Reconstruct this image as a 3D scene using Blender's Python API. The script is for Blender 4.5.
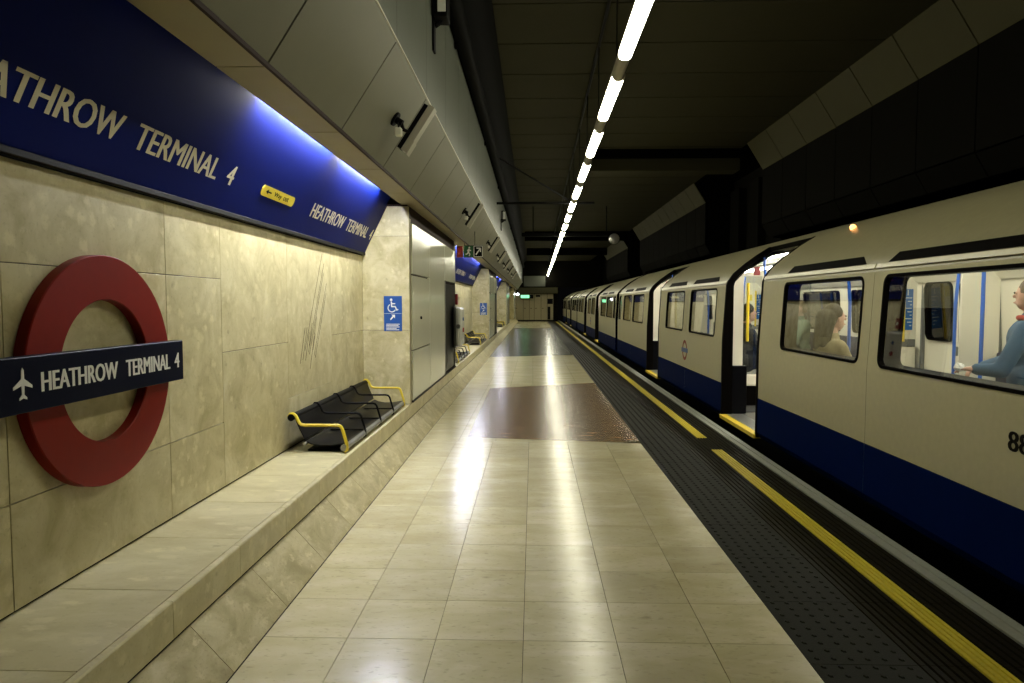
import bpy, bmesh, math, random
from mathutils import Vector, Matrix
random.seed(7)
for o in list(bpy.data.objects): bpy.data.objects.remove(o)
S = bpy.context.scene
COL = S.collection
R = math.radians

# ------------------------------------------------------------------ camera, world, exposure
cam_d = bpy.data.cameras.new('camera'); cam_d.sensor_width = 36; cam_d.lens = 683 / 1024 * 36
cam_d.clip_start = 0.02; cam_d.clip_end = 300
cam = bpy.data.objects.new('camera', cam_d); COL.objects.link(cam)
cam.location = (0, 0, 1.5)
cam.rotation_euler = (R(90 - 3.226), 0, R(1.758))
S.camera = cam
W = bpy.data.worlds.new('world'); S.world = W; W.use_nodes = True
W.node_tree.nodes['Background'].inputs[0].default_value = (0.02, 0.02, 0.018, 1)
W.node_tree.nodes['Background'].inputs[1].default_value = 0.05
S.view_settings.view_transform = 'Standard'; S.view_settings.look = 'None'
S.view_settings.gamma = 1; S.view_settings.use_curve_mapping = False
S.view_settings.exposure = 0.65
LAMP = 22.0          # platform fluorescent diffusers
COVE = 200.0          # tubes above the name frieze
SALOON = 15.0         # train ceiling strips

# ------------------------------------------------------------------ materials
MATS = {}
def newmat(name):
    m = bpy.data.materials.new(name); m.use_nodes = True; MATS[name] = m
    return m, m.node_tree, m.node_tree.nodes['Principled BSDF']
def plain(name, c, rough=.5, metal=0, bump=0, scale=40, var=.06, spec=None, emit=None):
    m, t, b = newmat(name); N, L = t.nodes, t.links
    tc = N.new('ShaderNodeTexCoord'); nz = N.new('ShaderNodeTexNoise'); nz.inputs['Scale'].default_value = scale; nz.inputs['Detail'].default_value = 4
    L.new(tc.outputs['Object'], nz.inputs['Vector'])
    mx = N.new('ShaderNodeMix'); mx.data_type = 'RGBA'
    mx.inputs['A'].default_value = tuple(max(0, v * (1 - var)) for v in c) + (1,)
    mx.inputs['B'].default_value = tuple(min(1, v * (1 + var)) for v in c) + (1,)
    L.new(nz.outputs['Fac'], mx.inputs['Factor']); L.new(mx.outputs['Result'], b.inputs['Base Color'])
    b.inputs['Roughness'].default_value = rough; b.inputs['Metallic'].default_value = metal
    if spec is not None: b.inputs['Specular IOR Level'].default_value = spec
    if bump:
        bp = N.new('ShaderNodeBump'); bp.inputs['Strength'].default_value = bump; bp.inputs['Distance'].default_value = .01
        L.new(nz.outputs['Fac'], bp.inputs['Height']); L.new(bp.outputs['Normal'], b.inputs['Normal'])
    if emit:
        b.inputs['Emission Color'].default_value = tuple(emit[0]) + (1,); b.inputs['Emission Strength'].default_value = emit[1]
    return m
def stone(name, base, dark, light, rough=.4, scale=1.0, bump=.05, stretch=(1, 1, 1), pits=.5, clast=.6, brick=None):
    """mottled limestone / marble; each slab shows its own piece of the pattern"""
    m, t, b = newmat(name); N, L = t.nodes, t.links
    tc = N.new('ShaderNodeTexCoord'); oi = N.new('ShaderNodeObjectInfo')
    off = N.new('ShaderNodeVectorMath'); off.operation = 'SCALE'; off.inputs[0].default_value = (31.7, 17.3, 23.9)
    L.new(oi.outputs['Random'], off.inputs['Scale'])
    ad = N.new('ShaderNodeVectorMath'); ad.operation = 'ADD'; L.new(tc.outputs['Object'], ad.inputs[0]); L.new(off.outputs[0], ad.inputs[1])
    sc = N.new('ShaderNodeVectorMath'); sc.operation = 'MULTIPLY'; sc.inputs[1].default_value = stretch; L.new(ad.outputs[0], sc.inputs[0])
    n1 = N.new('ShaderNodeTexNoise'); n1.inputs['Scale'].default_value = 3.2 * scale; n1.inputs['Detail'].default_value = 6; n1.inputs['Roughness'].default_value = .62; n1.inputs['Distortion'].default_value = .6
    n2 = N.new('ShaderNodeTexNoise'); n2.inputs['Scale'].default_value = 16 * scale; n2.inputs['Detail'].default_value = 5; n2.inputs['Roughness'].default_value = .7
    vo = N.new('ShaderNodeTexVoronoi'); vo.inputs['Scale'].default_value = 11 * scale
    n3 = N.new('ShaderNodeTexNoise'); n3.inputs['Scale'].default_value = 46 * scale; n3.inputs['Detail'].default_value = 2
    for n in (n1, n2, n3): L.new(sc.outputs[0], n.inputs['Vector'])
    wd = N.new('ShaderNodeVectorMath'); wd.operation = 'MULTIPLY_ADD'; L.new(n2.outputs['Color'], wd.inputs[0]); wd.inputs[1].default_value = (.09, .09, .09); L.new(sc.outputs[0], wd.inputs[2])
    L.new(wd.outputs[0], vo.inputs['Vector'])
    r1 = N.new('ShaderNodeValToRGB'); r1.color_ramp.elements[0].position = .32; r1.color_ramp.elements[1].position = .68
    r1.color_ramp.elements[0].color = tuple(dark) + (1,); r1.color_ramp.elements[1].color = tuple(light) + (1,)
    e = r1.color_ramp.elements.new(.5); e.color = tuple(base) + (1,)
    L.new(n1.outputs['Fac'], r1.inputs['Fac'])
    # pale clasts: some voronoi cells, soft edged
    r2 = N.new('ShaderNodeMapRange'); r2.inputs['From Min'].default_value = .48; r2.inputs['From Max'].default_value = .22; L.new(vo.outputs['Distance'], r2.inputs['Value'])
    sp = N.new('ShaderNodeSeparateColor'); L.new(vo.outputs['Color'], sp.inputs[0])
    pk = N.new('ShaderNodeMapRange'); pk.inputs['From Min'].default_value = .45; pk.inputs['From Max'].default_value = 1.0; pk.inputs['To Max'].default_value = clast; L.new(sp.outputs[0], pk.inputs['Value'])
    cf = N.new('ShaderNodeMath'); cf.operation = 'MULTIPLY'; L.new(r2.outputs[0], cf.inputs[0]); L.new(pk.outputs[0], cf.inputs[1])
    m1 = N.new('ShaderNodeMix'); m1.data_type = 'RGBA'; m1.inputs['B'].default_value = tuple(min(1, v * 1.22) for v in light) + (1,)
    L.new(cf.outputs[0], m1.inputs['Factor']); L.new(r1.outputs['Color'], m1.inputs['A'])
    # sparse dark stains and filled pits
    st = N.new('ShaderNodeTexVoronoi'); st.inputs['Scale'].default_value = 5.5 * scale; L.new(wd.outputs[0], st.inputs['Vector'])
    sr = N.new('ShaderNodeMapRange'); sr.inputs['From Min'].default_value = .16; sr.inputs['From Max'].default_value = .04; L.new(st.outputs['Distance'], sr.inputs['Value'])
    ss = N.new('ShaderNodeSeparateColor'); L.new(st.outputs['Color'], ss.inputs[0])
    sk_ = N.new('ShaderNodeMath'); sk_.operation = 'GREATER_THAN'; sk_.inputs[1].default_value = .8; L.new(ss.outputs[1], sk_.inputs[0])
    sf = N.new('ShaderNodeMath'); sf.operation = 'MULTIPLY'; L.new(sr.outputs[0], sf.inputs[0]); L.new(sk_.outputs[0], sf.inputs[1])
    sf2 = N.new('ShaderNodeMath'); sf2.operation = 'MULTIPLY'; sf2.inputs[1].default_value = .55; L.new(sf.outputs[0], sf2.inputs[0])
    m1b = N.new('ShaderNodeMix'); m1b.data_type = 'RGBA'; m1b.inputs['B'].default_value = tuple(v * .55 for v in dark) + (1,)
    L.new(sf2.outputs[0], m1b.inputs['Factor']); L.new(m1.outputs['Result'], m1b.inputs['A']); m1 = m1b
    r3 = N.new('ShaderNodeValToRGB'); r3.color_ramp.elements[0].position = .28; r3.color_ramp.elements[1].position = .40
    r3.color_ramp.elements[0].color = (1 - pits, 1 - pits, 1 - pits * 1.05, 1); r3.color_ramp.elements[1].color = (1, 1, 1, 1)
    L.new(n3.outputs['Fac'], r3.inputs['Fac'])
    m2 = N.new('ShaderNodeMix'); m2.data_type = 'RGBA'; m2.blend_type = 'MULTIPLY'; m2.inputs['Factor'].default_value = 1
    L.new(m1.outputs['Result'], m2.inputs['A']); L.new(r3.outputs['Color'], m2.inputs['B'])
    tone = N.new('ShaderNodeMapRange'); tone.inputs['To Min'].default_value = .92; tone.inputs['To Max'].default_value = 1.05; L.new(oi.outputs['Random'], tone.inputs['Value'])
    m3 = N.new('ShaderNodeVectorMath'); m3.operation = 'SCALE'; L.new(m2.outputs['Result'], m3.inputs[0]); L.new(tone.outputs[0], m3.inputs['Scale'])
    last = m3.outputs[0]
    if brick:
        bt = N.new('ShaderNodeTexBrick'); bt.offset = 0; bt.inputs['Color1'].default_value = (1, 1, 1, 1); bt.inputs['Color2'].default_value = (.93, .93, .93, 1); bt.inputs['Mortar'].default_value = (brick[2],) * 3 + (1,)
        bt.inputs['Scale'].default_value = 1; bt.inputs['Mortar Size'].default_value = .006; bt.inputs['Brick Width'].default_value = brick[0]; bt.inputs['Row Height'].default_value = brick[1]
        L.new(tc.outputs['Object'], bt.inputs['Vector'])
        m4 = N.new('ShaderNodeMix'); m4.data_type = 'RGBA'; m4.blend_type = 'MULTIPLY'; m4.inputs['Factor'].default_value = 1
        L.new(last, m4.inputs['A']); L.new(bt.outputs['Color'], m4.inputs['B']); last = m4.outputs['Result']
    L.new(last, b.inputs['Base Color'])
    rr = N.new('ShaderNodeMapRange'); rr.inputs['To Min'].default_value = rough - .02; rr.inputs['To Max'].default_value = rough + .03; L.new(n2.outputs['Fac'], rr.inputs['Value']); L.new(rr.outputs[0], b.inputs['Roughness'])
    bp = N.new('ShaderNodeBump'); bp.inputs['Strength'].default_value = bump; bp.inputs['Distance'].default_value = .01; L.new(n2.outputs['Fac'], bp.inputs['Height']); L.new(bp.outputs['Normal'], b.inputs['Normal'])
    return m
def emitter(name, c, s):
    m, t, b = newmat(name)
    b.inputs['Base Color'].default_value = (.8, .8, .8, 1); b.inputs['Emission Color'].default_value = tuple(c) + (1,); b.inputs['Emission Strength'].default_value = s
    return m
def glass(name, tint=(.9, .93, .92), refl=1.0, rough=.02):
    m, t, b = newmat(name); N, L = t.nodes, t.links; N.remove(b)
    out = N['Material Output']; tr = N.new('ShaderNodeBsdfTransparent'); tr.inputs[0].default_value = tint + (1,)
    gl = N.new('ShaderNodeBsdfGlossy'); gl.inputs['Roughness'].default_value = rough
    lw = N.new('ShaderNodeLayerWeight'); lw.inputs['Blend'].default_value = .5
    pw = N.new('ShaderNodeMath'); pw.operation = 'POWER'; pw.inputs[1].default_value = 4.5; L.new(lw.outputs['Facing'], pw.inputs[0])
    mu = N.new('ShaderNodeMath'); mu.operation = 'MULTIPLY_ADD'; mu.inputs[1].default_value = refl; mu.inputs[2].default_value = .06 * refl; mu.use_clamp = True; L.new(pw.outputs[0], mu.inputs[0])
    ms = N.new('ShaderNodeMixShader'); L.new(mu.outputs[0], ms.inputs[0]); L.new(tr.outputs[0], ms.inputs[1]); L.new(gl.outputs[0], ms.inputs[2]); L.new(ms.outputs[0], out.inputs['Surface'])
    return m

stone('wall_stone', (.52, .46, .245), (.39, .335, .155), (.62, .565, .335), rough=.42, scale=1.3, pits=.14)
stone('floor_stone', (.54, .485, .285), (.48, .425, .235), (.60, .545, .345), rough=.21, scale=1.2, bump=.0, stretch=(.5, 1.1, 1), pits=.2, clast=.28)
stone('floor_stone_far', (.54, .485, .275), (.48, .425, .225), (.60, .545, .335), rough=.20, scale=1.2, bump=0, stretch=(.45, 1.2, 1), pits=.2, clast=.28, brick=(.405, .4, .75))
stone('floor_brown', (.17, .10, .042), (.11, .065, .026), (.23, .145, .07), rough=.24, scale=2.4, bump=0, stretch=(.4, 1.6, 1), pits=.6, clast=.4)
stone('floor_grey', (.085, .088, .065), (.06, .062, .045), (.115, .118, .09), rough=.20, scale=1.4, bump=0, pits=.2, brick=(.41, .8, .35))
stone('skirt_stone', (.45, .39, .20), (.33, .28, .13), (.56, .50, .29), rough=.36, scale=2.2, stretch=(1, .6, 1), pits=.2, clast=.7)
stone('ledge_stone', (.53, .475, .26), (.45, .39, .20), (.61, .555, .335), rough=.34, scale=1.4, stretch=(.5, 1, 1), pits=.14)
plain('joint', (.025, .02, .012), .9, spec=.1)
plain('tactile', (.021, .0215, .017), .5, bump=.1, scale=120, var=.25, spec=.04)
plain('ribbed', (.013, .011, .006), .38, bump=.1, scale=90, var=.3, spec=.02)
plain('yellow_paint', (.62, .50, .03), .45, bump=.1, scale=60, var=.22)
plain('coping', (.27, .28, .235), .5, spec=.2, bump=.1, scale=50, var=.15)
plain('clad_grey', (.175, .17, .12), .42, spec=.3, scale=6, var=.05)
plain('clad_soffit', (.31, .27, .155), .5, spec=.3, scale=6, var=.06)
plain('clad_upper', (.095, .102, .08), .42, spec=.2, scale=6, var=.06)
plain('dark_joint', (.022, .009, .006), .6, spec=.1)
plain('edge_trim', (.62, .60, .50), .35)
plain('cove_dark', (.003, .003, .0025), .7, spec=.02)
plain('ceiling_panel', (.028, .026, .014), .8, scale=3, var=.07, spec=.02)
plain('ceiling_gap', (.002, .002, .0015), .9, spec=0)
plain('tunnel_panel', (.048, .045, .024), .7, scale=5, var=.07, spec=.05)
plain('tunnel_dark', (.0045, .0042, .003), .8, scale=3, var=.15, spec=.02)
plain('track_bed', (.006, .006, .005), .9, bump=.3, scale=14, var=.4, spec=0)
plain('black_metal', (.003, .003, .003), .5, spec=.08)
plain('black_gloss', (.003, .003, .004), .3, spec=.07)
plain('rubber', (.003, .0025, .002), .5, spec=.01)
plain('grey_metal', (.22, .22, .20), .35, metal=.6)
plain('lamp_body', (.42, .40, .32), .45)
plain('steel', (.5, .5, .48), .3, metal=.8)
plain('white_panel', (.70, .70, .54), .13, scale=2, var=.03)
plain('white_enamel', (.70, .70, .62), .25)
plain('sign_blue', (.003, .010, .13), .5, scale=3, var=.04, spec=.05)
plain('bar_blue', (.003, .005, .018), .4, spec=.06)
plain('ring_red', (.22, .009, .004), .4, spec=.15, scale=20, var=.08)
plain('letter_cream', (.72, .68, .52), .5)
plain('letter_white', (.80, .80, .74), .5)
plain('sticker_yellow', (.72, .58, .04), .4)
plain('bench_yellow', (.68, .52, .03), .35)
plain('access_blue', (.010, .075, .30), .35)
plain('exit_green', (.008, .09, .028), .4)
plain('red_plastic', (.25, .015, .01), .4)
plain('train_cream', (.47, .445, .295), .30, bump=.05, scale=22, var=.10)
plain('train_roof', (.25, .23, .13), .36, bump=.05, scale=18, var=.14)
plain('train_blue', (.002, .009, .065), .4, scale=10, var=.1, spec=.005)
plain('interior_cream', (.78, .74, .60), .4, scale=4, var=.03)
plain('interior_grey', (.16, .16, .15), .5)
plain('interior_floor', (.20, .19, .16), .5, scale=60, var=.15)
plain('seat_fabric', (.015, .018, .05), .9, bump=.3, scale=150, var=.5)
plain('pole_yellow', (.80, .58, .03), .3)
plain('pole_blue', (.02, .11, .50), .3)
plain('poster_blue', (.03, .16, .48), .35)
plain('skin', (.58, .33, .24), .5)
plain('hair_dark', (.008, .006, .004), .6, spec=.1, scale=60, var=.4)
plain('hair_blonde', (.35, .25, .12), .6, scale=60, var=.3)
plain('hair_brown', (.10, .06, .03), .6, scale=60, var=.4)
plain('jacket_blue', (.014, .065, .14), .7, bump=.2, scale=30, var=.2)
plain('coat_black', (.010, .010, .012), .8, bump=.2, scale=30, var=.3)
plain('shirt_green', (.16, .22, .15), .8, var=.15)
plain('jumper_tan', (.30, .25, .14), .9, var=.15)
plain('trousers_dark', (.02, .022, .035), .8)
plain('collar_red', (.45, .05, .03), .8)
plain('paper_white', (.75, .75, .72), .7)
emitter('lamp_glow', (1.0, .96, .74), LAMP)
emitter('cove_glow_soft', (.93, .95, 1.0), COVE * .55)
emitter('cove_glow', (.93, .95, 1.0), COVE)
emitter('saloon_glow', (1.0, .97, .88), SALOON)
emitter('exit_glow', (.15, 1.0, .4), .9)
emitter('orange_glow', (1.0, .35, .08), 3.0)
emitter('spot_glow', (.9, .95, 1.0), 6.0)
glass('window_glass', tint=(.64, .66, .60), refl=1.5)
glass('dark_glass', tint=(.30, .30, .28), refl=1.2)
glass('screen_glass', tint=(.8, .83, .82), refl=.8)

# ------------------------------------------------------------------ mesh helpers
def wloc(o):
    v = Vector((0, 0, 0))
    while o is not None: v = v + o.location; o = o.parent
    return v
class MB:
    def __init__(s): s.v = []; s.f = []
    def add(s, vs, fs):
        n = len(s.v); s.v += [tuple(p) for p in vs]; s.f += [tuple(i + n for i in f) for f in fs]; return s
    def box(s, x0, x1, y0, y1, z0, z1, c=0):
        if c <= 0:
            vs = [(x0, y0, z0), (x1, y0, z0), (x1, y1, z0), (x0, y1, z0), (x0, y0, z1), (x1, y0, z1), (x1, y1, z1), (x0, y1, z1)]
            return s.add(vs, [(3, 2, 1, 0), (4, 5, 6, 7), (0, 1, 5, 4), (1, 2, 6, 5), (2, 3, 7, 6), (3, 0, 4, 7)])
        bm = bmesh.new(); bmesh.ops.create_cube(bm, size=1)
        for v in bm.verts: v.co = Vector(((x0 + x1) / 2 + v.co.x * (x1 - x0), (y0 + y1) / 2 + v.co.y * (y1 - y0), (z0 + z1) / 2 + v.co.z * (z1 - z0)))
        bmesh.ops.bevel(bm, geom=bm.edges[:], offset=c, segments=2 if c > .008 else 1, affect='EDGES', profile=.5)
        bm.verts.index_update(); r = s.add([v.co for v in bm.verts], [[v.index for v in f.verts] for f in bm.faces]); bm.free(); return r
    def prism(s, prof, y0, y1, caps=True, closed=True):
        """profile in (x,z) extruded along y"""
        n = len(prof); vs = [(x, y0, z) for x, z in prof] + [(x, y1, z) for x, z in prof]
        fs = [(i, (i + 1) % n, n + (i + 1) % n, n + i) for i in range(n if closed else n - 1)]
        if caps and closed: fs += [tuple(range(n))[::-1], tuple(range(n, 2 * n))]
        return s.add(vs, fs)
    def poly(s, pts, nrm, th):
        """flat polygon given in 3d, thickened along nrm"""
        n = len(pts); nv = Vector(nrm).normalized() * th
        vs = [Vector(p) for p in pts] + [Vector(p) + nv for p in pts]
        return s.add(vs, [tuple(range(n))[::-1], tuple(range(n, 2 * n))] + [(i, (i + 1) % n, n + (i + 1) % n, n + i) for i in range(n)])
    def tube(s, path, r, n=10, cap=True):
        P = [Vector(p) for p in path]; rr = r if isinstance(r, (list, tuple)) else [r] * len(P); rings = []; up = None
        for i, p in enumerate(P):
            a = P[max(0, i - 1)]; b = P[min(len(P) - 1, i + 1)]; t = (b - a).normalized()
            if up is None: up = t.orthogonal().normalized()
            u = (up - t * up.dot(t)).normalized(); up = u; w = t.cross(u)
            k = 1.0
            if 0 < i < len(P) - 1:
                c = (P[i] - P[i - 1]).normalized().dot((P[i + 1] - P[i]).normalized()); k = 1 / max(.6, math.sqrt((1 + c) / 2))
            rings.append([p + (u * math.cos(2 * math.pi * j / n) + w * math.sin(2 * math.pi * j / n)) * rr[i] * (k if k < 1.2 else 1.1) for j in range(n)])
        vs = [q for g in rings for q in g]; fs = []
        for i in range(len(P) - 1):
            for j in range(n): fs.append((i * n + j, i * n + (j + 1) % n, (i + 1) * n + (j + 1) % n, (i + 1) * n + j))
        if cap: fs += [tuple(range(n))[::-1], tuple(range((len(P) - 1) * n, len(P) * n))]
        return s.add(vs, fs)
    def disc(s, c, axis, r, th, n=20):
        a = Vector(axis).normalized(); c = Vector(c); return s.tube([c, c + a * th], r, n)
    def ball(s, c, r, n=12, m=8, sc=(1, 1, 1), mat=None):
        vs = []; fs = []
        for i in range(m + 1):
            t = math.pi * i / m
            for j in range(n):
                p = 2 * math.pi * j / n; q = Vector((math.sin(t) * math.cos(p) * sc[0] * r, math.sin(t) * math.sin(p) * sc[1] * r, math.cos(t) * sc[2] * r))
                if mat: q = mat @ q
                vs.append(Vector(c) + q)
        for i in range(m):
            for j in range(n): fs.append((i * n + j, (i + 1) * n + j, (i + 1) * n + (j + 1) % n, i * n + (j + 1) % n))
        return s.add(vs, fs)
    def capsule(s, a, b, ra, rb, n=12):
        a, b = Vector(a), Vector(b); d = (b - a).normalized()
        s.ball(a, ra, n, 8); s.ball(b, rb, n, 8); return s.tube([a, b], [ra, rb], n)
    def mesh(s, name, mat, smooth=False, org=(0, 0, 0)):
        me = bpy.data.meshes.new(name); o = Vector(org); me.from_pydata([Vector(v) - o for v in s.v], [], s.f); me.validate()
        bm = bmesh.new(); bm.from_mesh(me); bmesh.ops.recalc_face_normals(bm, faces=bm.faces); bm.to_mesh(me); bm.free()
        if mat: me.materials.append(MATS[mat])
        if smooth:
            for p in me.polygons: p.use_smooth = True
            try: me.set_sharp_from_angle(angle=R(38))
            except Exception: pass
        return me
    def build(s, name, mat, parent=None, smooth=False, origin=None):
        """world coordinates in; origin (world) is where the object's own origin goes"""
        pl = wloc(parent); og = Vector(origin) if origin is not None else pl
        o = bpy.data.objects.new(name, s.mesh(name, mat, smooth, og)); COL.objects.link(o); o.parent = parent; o.location = og - pl
        return o
def tag(o, label=None, cat=None, group=None, kind=None):
    if label: o['label'] = label
    if cat: o['category'] = cat
    if group: o['group'] = group
    if kind: o['kind'] = kind
    return o
def thing(name, loc, label, cat, group=None):
    o = bpy.data.objects.new(name, None); COL.objects.link(o); o.location = loc; o.empty_display_size = .1
    return tag(o, label, cat, group)
def struct(o, label=None): o['kind'] = 'structure'; o['label'] = label or o.name.replace('_', ' '); return o
def sroot(name, loc=(0, 0, 0), label=None):
    o = bpy.data.objects.new(name, None); COL.objects.link(o); o.location = loc; return struct(o, label)
def inst(me, name, loc, parent):
    o = bpy.data.objects.new(name, me); COL.objects.link(o); o.parent = parent; o.location = Vector(loc) - wloc(parent); return o
def copy_tree(o, parent=None):
    c = o.copy(); COL.objects.link(c); c.parent = parent
    for ch in list(o.children): copy_tree(ch, c)
    return c
def text(name, s, mat, parent, o, u, v, w=None, h=.1, th=.004, bold=0.0):
    """lettering: text box origin o (world), unit vectors u (reading direction) and v (up)"""
    cu = bpy.data.curves.new(name, 'FONT'); cu.body = s; cu.size = 1; cu.resolution_u = 3; cu.fill_mode = 'FRONT'
    ob = bpy.data.objects.new(name, cu); COL.objects.link(ob); dg = bpy.context.evaluated_depsgraph_get(); dg.update()
    me = bpy.data.meshes.new_from_object(ob.evaluated_get(dg)); bpy.data.objects.remove(ob); bpy.data.curves.remove(cu)
    xs = [p.co.x for p in me.vertices]; ys = [p.co.y for p in me.vertices]
    x0, x1, y0, y1 = min(xs), max(xs), min(ys), max(ys); ky = h / (y1 - y0); kx = (w / (x1 - x0)) if w else ky
    u, v, o = Vector(u).normalized(), Vector(v).normalized(), Vector(o); n = u.cross(v)
    pl = wloc(parent)
    bm = bmesh.new(); bm.from_mesh(me); bmesh.ops.remove_doubles(bm, verts=bm.verts, dist=1e-5)
    if bold: kx = ((w - 2 * bold) / (x1 - x0)) if w else kx
    for p in bm.verts: p.co = o + u * ((p.co.x - x0) * kx + bold) + v * ((p.co.y - y0) * ky) + n * th - pl
    if bold:
        src = bm.faces[:]
        for k in (-1, 1):
            d = bmesh.ops.duplicate(bm, geom=src); vs = [e for e in d['geom'] if isinstance(e, bmesh.types.BMVert)]
            for p in vs: p.co += u * (bold * k) + n * (.0002 * k)
    bm.to_mesh(me); bm.free(); me.materials.clear(); me.materials.append(MATS[mat]); me.name = name
    for p in me.polygons: p.use_smooth = False
    ob = bpy.data.objects.new(name, me); COL.objects.link(ob); ob.parent = parent
    return ob

# ------------------------------------------------------------------ key dimensions
XW, XE, XF = -1.915, -1.389, -1.207       # wall face, ledge edge, foot of skirt
ZL = .35                                  # ledge top
XT, XC0, XC1 = 1.157, 2.15, 2.28          # tactile start, coping
Y0, YEND = -2.0, 56.0
PIERS = [(7.65, 12.18), (21.52, 26.05), (35.39, 39.92), (49.26, 53.79)]
BAYS = [(Y0, 7.65), (12.18, 21.52), (26.05, 35.39), (39.92, 49.26), (53.79, YEND)]

# ------------------------------------------------------------------ floor
floor = struct(MB().box(XF - .05, XT, Y0, YEND, -.12, -.006).build('floor', 'joint'), 'platform floor')
cols = [XF, -.83, -.432, -.041, .373, .785, XT]
TY = 7.36
rows = []; y = TY
while y > -1.2: rows.append(y - .4); y -= .4
for a, b_ in zip(cols, cols[1:]):
    w = b_ - a
    me = MB().box(-w / 2 + .0011, w / 2 - .0011, -.1989, .1989, -.012, 0, .0008).mesh('floor_tile', 'floor_stone')
    for yy in rows: inst(me, 'floor_tile', ((a + b_) / 2, yy + .2, 0), floor)
def slab(name, mat, pts, parent, z0=-.01, z1=0):
    m = MB(); m.poly([(x, y, z0) for x, y in pts], (0, 0, 1), z1 - z0); return m.build(name, mat, parent)
slab('far_paving', 'floor_stone_far', [(XF, TY), (-.73, TY + .2), (-.757, 11.95), (XF, 11.95)], floor)
slab('brown_paving', 'floor_brown', [(-.728, TY + .2), (XT, 7.27), (XT, 12.85), (-.755, 11.95)], floor)
slab('far_paving', 'floor_stone_far', [(XF, TY), (XT, TY), (XT, 7.268), (-.73, TY + .198)], floor, z1=-.0005)
slab('far_paving', 'floor_stone_far', [(XF, 11.952), (-.757, 11.952), (XT, 12.852), (XT, 19.75), (XF, 18.9)], floor)
slab('grey_paving', 'floor_grey', [(XF, 18.902), (XT, 19.752), (XT, 41), (XF, 41)], floor)
slab('far_paving', 'floor_stone_far', [(XF, 41.002), (XT, 41.002), (XT, YEND), (XF, YEND)], floor)

edge = struct(MB().box(XT, XC1 - .01, Y0, YEND + 4, -1.1, -.02).build('floor_edge', 'joint'), 'platform edge')
PL = .6
def rib_profile(x0, x1, n, hgt=.006):
    p = [(x0, -.019)]; w = (x1 - x0) / n
    for i in range(n):
        a = x0 + i * w; p += [(a + .10 * w, -.012), (a + .17 * w, hgt - .006), (a + .83 * w, hgt - .006), (a + .90 * w, -.012)]
    p += [(x1, -.019)]; return p
strips = [('tactile_paver', 'tactile', XT, 1.60, None), ('ribbed_paver', 'ribbed', 1.602, 1.829, 6), ('yellow_line_paver', 'yellow_paint', 1.831, 1.945, 4), ('ribbed_paver', 'ribbed', 1.947, 2.148, 5)]
NEAR0, NEAR1 = 1.0, 13.0
blist = MB()
for nm, mt, xa, xb, n in strips:
    def mk(ya, yb):
        m = MB()
        if n is None: m.box(xa + .001, xb - .001, ya, yb, -.019, 0, 0)
        else: m.prism(rib_profile(xa, xb, n), ya, yb)
        return m
    me = mk(-PL / 2 + .0015, PL / 2 - .0015).mesh(nm, mt)
    me_r = mk(-PL / 2 + .0015, PL / 2 - .0015).mesh(nm, 'ribbed')
    k = 0; yy = NEAR0
    while yy < NEAR1 - .01:
        gap = nm.startswith('yellow') and abs(yy + PL / 2 - 7.5) < .29
        inst(me_r if gap else me, nm, (0, yy + PL / 2, 0), edge); yy += PL
    mk(Y0, NEAR0).build(nm, mt, edge); mk(NEAR1, YEND + 4).build(nm, mt, edge)
yy = .97
while yy < 26:
    for i in range(6):
        cx = XT + .045 + i * .0705; rb, rt, hh = .0135, .009, .005; vs = []; sx = .0352 if int(round(yy / .067)) % 2 else 0
        for k in range(6): vs.append((cx + rb * math.cos(k * math.pi / 3), yy + rb * 1.3 * math.sin(k * math.pi / 3), 0))
        for k in range(6): vs.append((cx + rt * math.cos(k * math.pi / 3), yy + rt * 1.3 * math.sin(k * math.pi / 3), hh))
        blist.add(vs, [(k, (k + 1) % 6, 6 + (k + 1) % 6, 6 + k) for k in range(6)] + [(6, 7, 8, 9, 10, 11)])
    yy += .067
tag(blist.build('blister', 'tactile', edge), kind='stuff')
cp = [(XC0, -.02), (XC0, .006), (XC0 + .055, .008), (XC0 + .058, .002), (XC0 + .064, .002), (XC0 + .067, .008), (XC1 - .012, .008), (XC1, -.004), (XC1, -.14), (XC0, -.14)]
me = MB().prism(cp, -.449, .449).mesh('coping_stone', 'coping')
k = 0
while 1.0 + k * .9 < YEND + 3: inst(me, 'coping_stone', (0, 1.0 + k * .9 + .45, 0), edge); k += 1
inst(me, 'coping_stone', (0, .55, 0), edge); inst(me, 'coping_stone', (0, -.35, 0), edge)
struct(MB().box(XC1 - .4, 6.2, Y0, 75, -1.25, -1.1).build('floor_track', 'track_bed'), 'track bed')

# ------------------------------------------------------------------ ledge, lip and skirt along the wall
base = struct(MB().prism([(XW - .3, -.1), (XF - .02, -.1), (XF - .02, -.006), (XE - .014, ZL - .164), (XE - .014, ZL - .014), (XW - .3, ZL - .014)], Y0, YEND).build('baseboard_left', 'joint'), 'raised ledge along the wall')
sk = [(XF - .004, .002), (XF - .014, -.006), (XE - .009, ZL - .165), (XE + .002, ZL - .1565)]
me_s = MB().prism(sk, -.3005, .3005).mesh('skirt_tile', 'skirt_stone')
lip = [(XE - .012, ZL - .152), (XE, ZL - .150), (XE, ZL - .006), (XE - .005, ZL), (XE - .03, ZL), (XE - .03, ZL - .012), (XE - .012, ZL - .013)]
me_l = MB().prism(lip, -.3012, .3012).mesh('lip_stone', 'ledge_stone')
me_t = MB().box(XW - .3, XE - .035, -.3005, .3005, ZL - .012, ZL - .001, 0).mesh('ledge_slab', 'ledge_stone')
yy = 2.66 - .605 * 6
while yy < 26:
    inst(me_s, 'skirt_tile', (0, yy + .3, 0), base); inst(me_l, 'lip_stone', (0, yy + .18, 0), base); inst(me_t, 'ledge_slab', (0, yy + .28, 0), base); yy += .605
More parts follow.
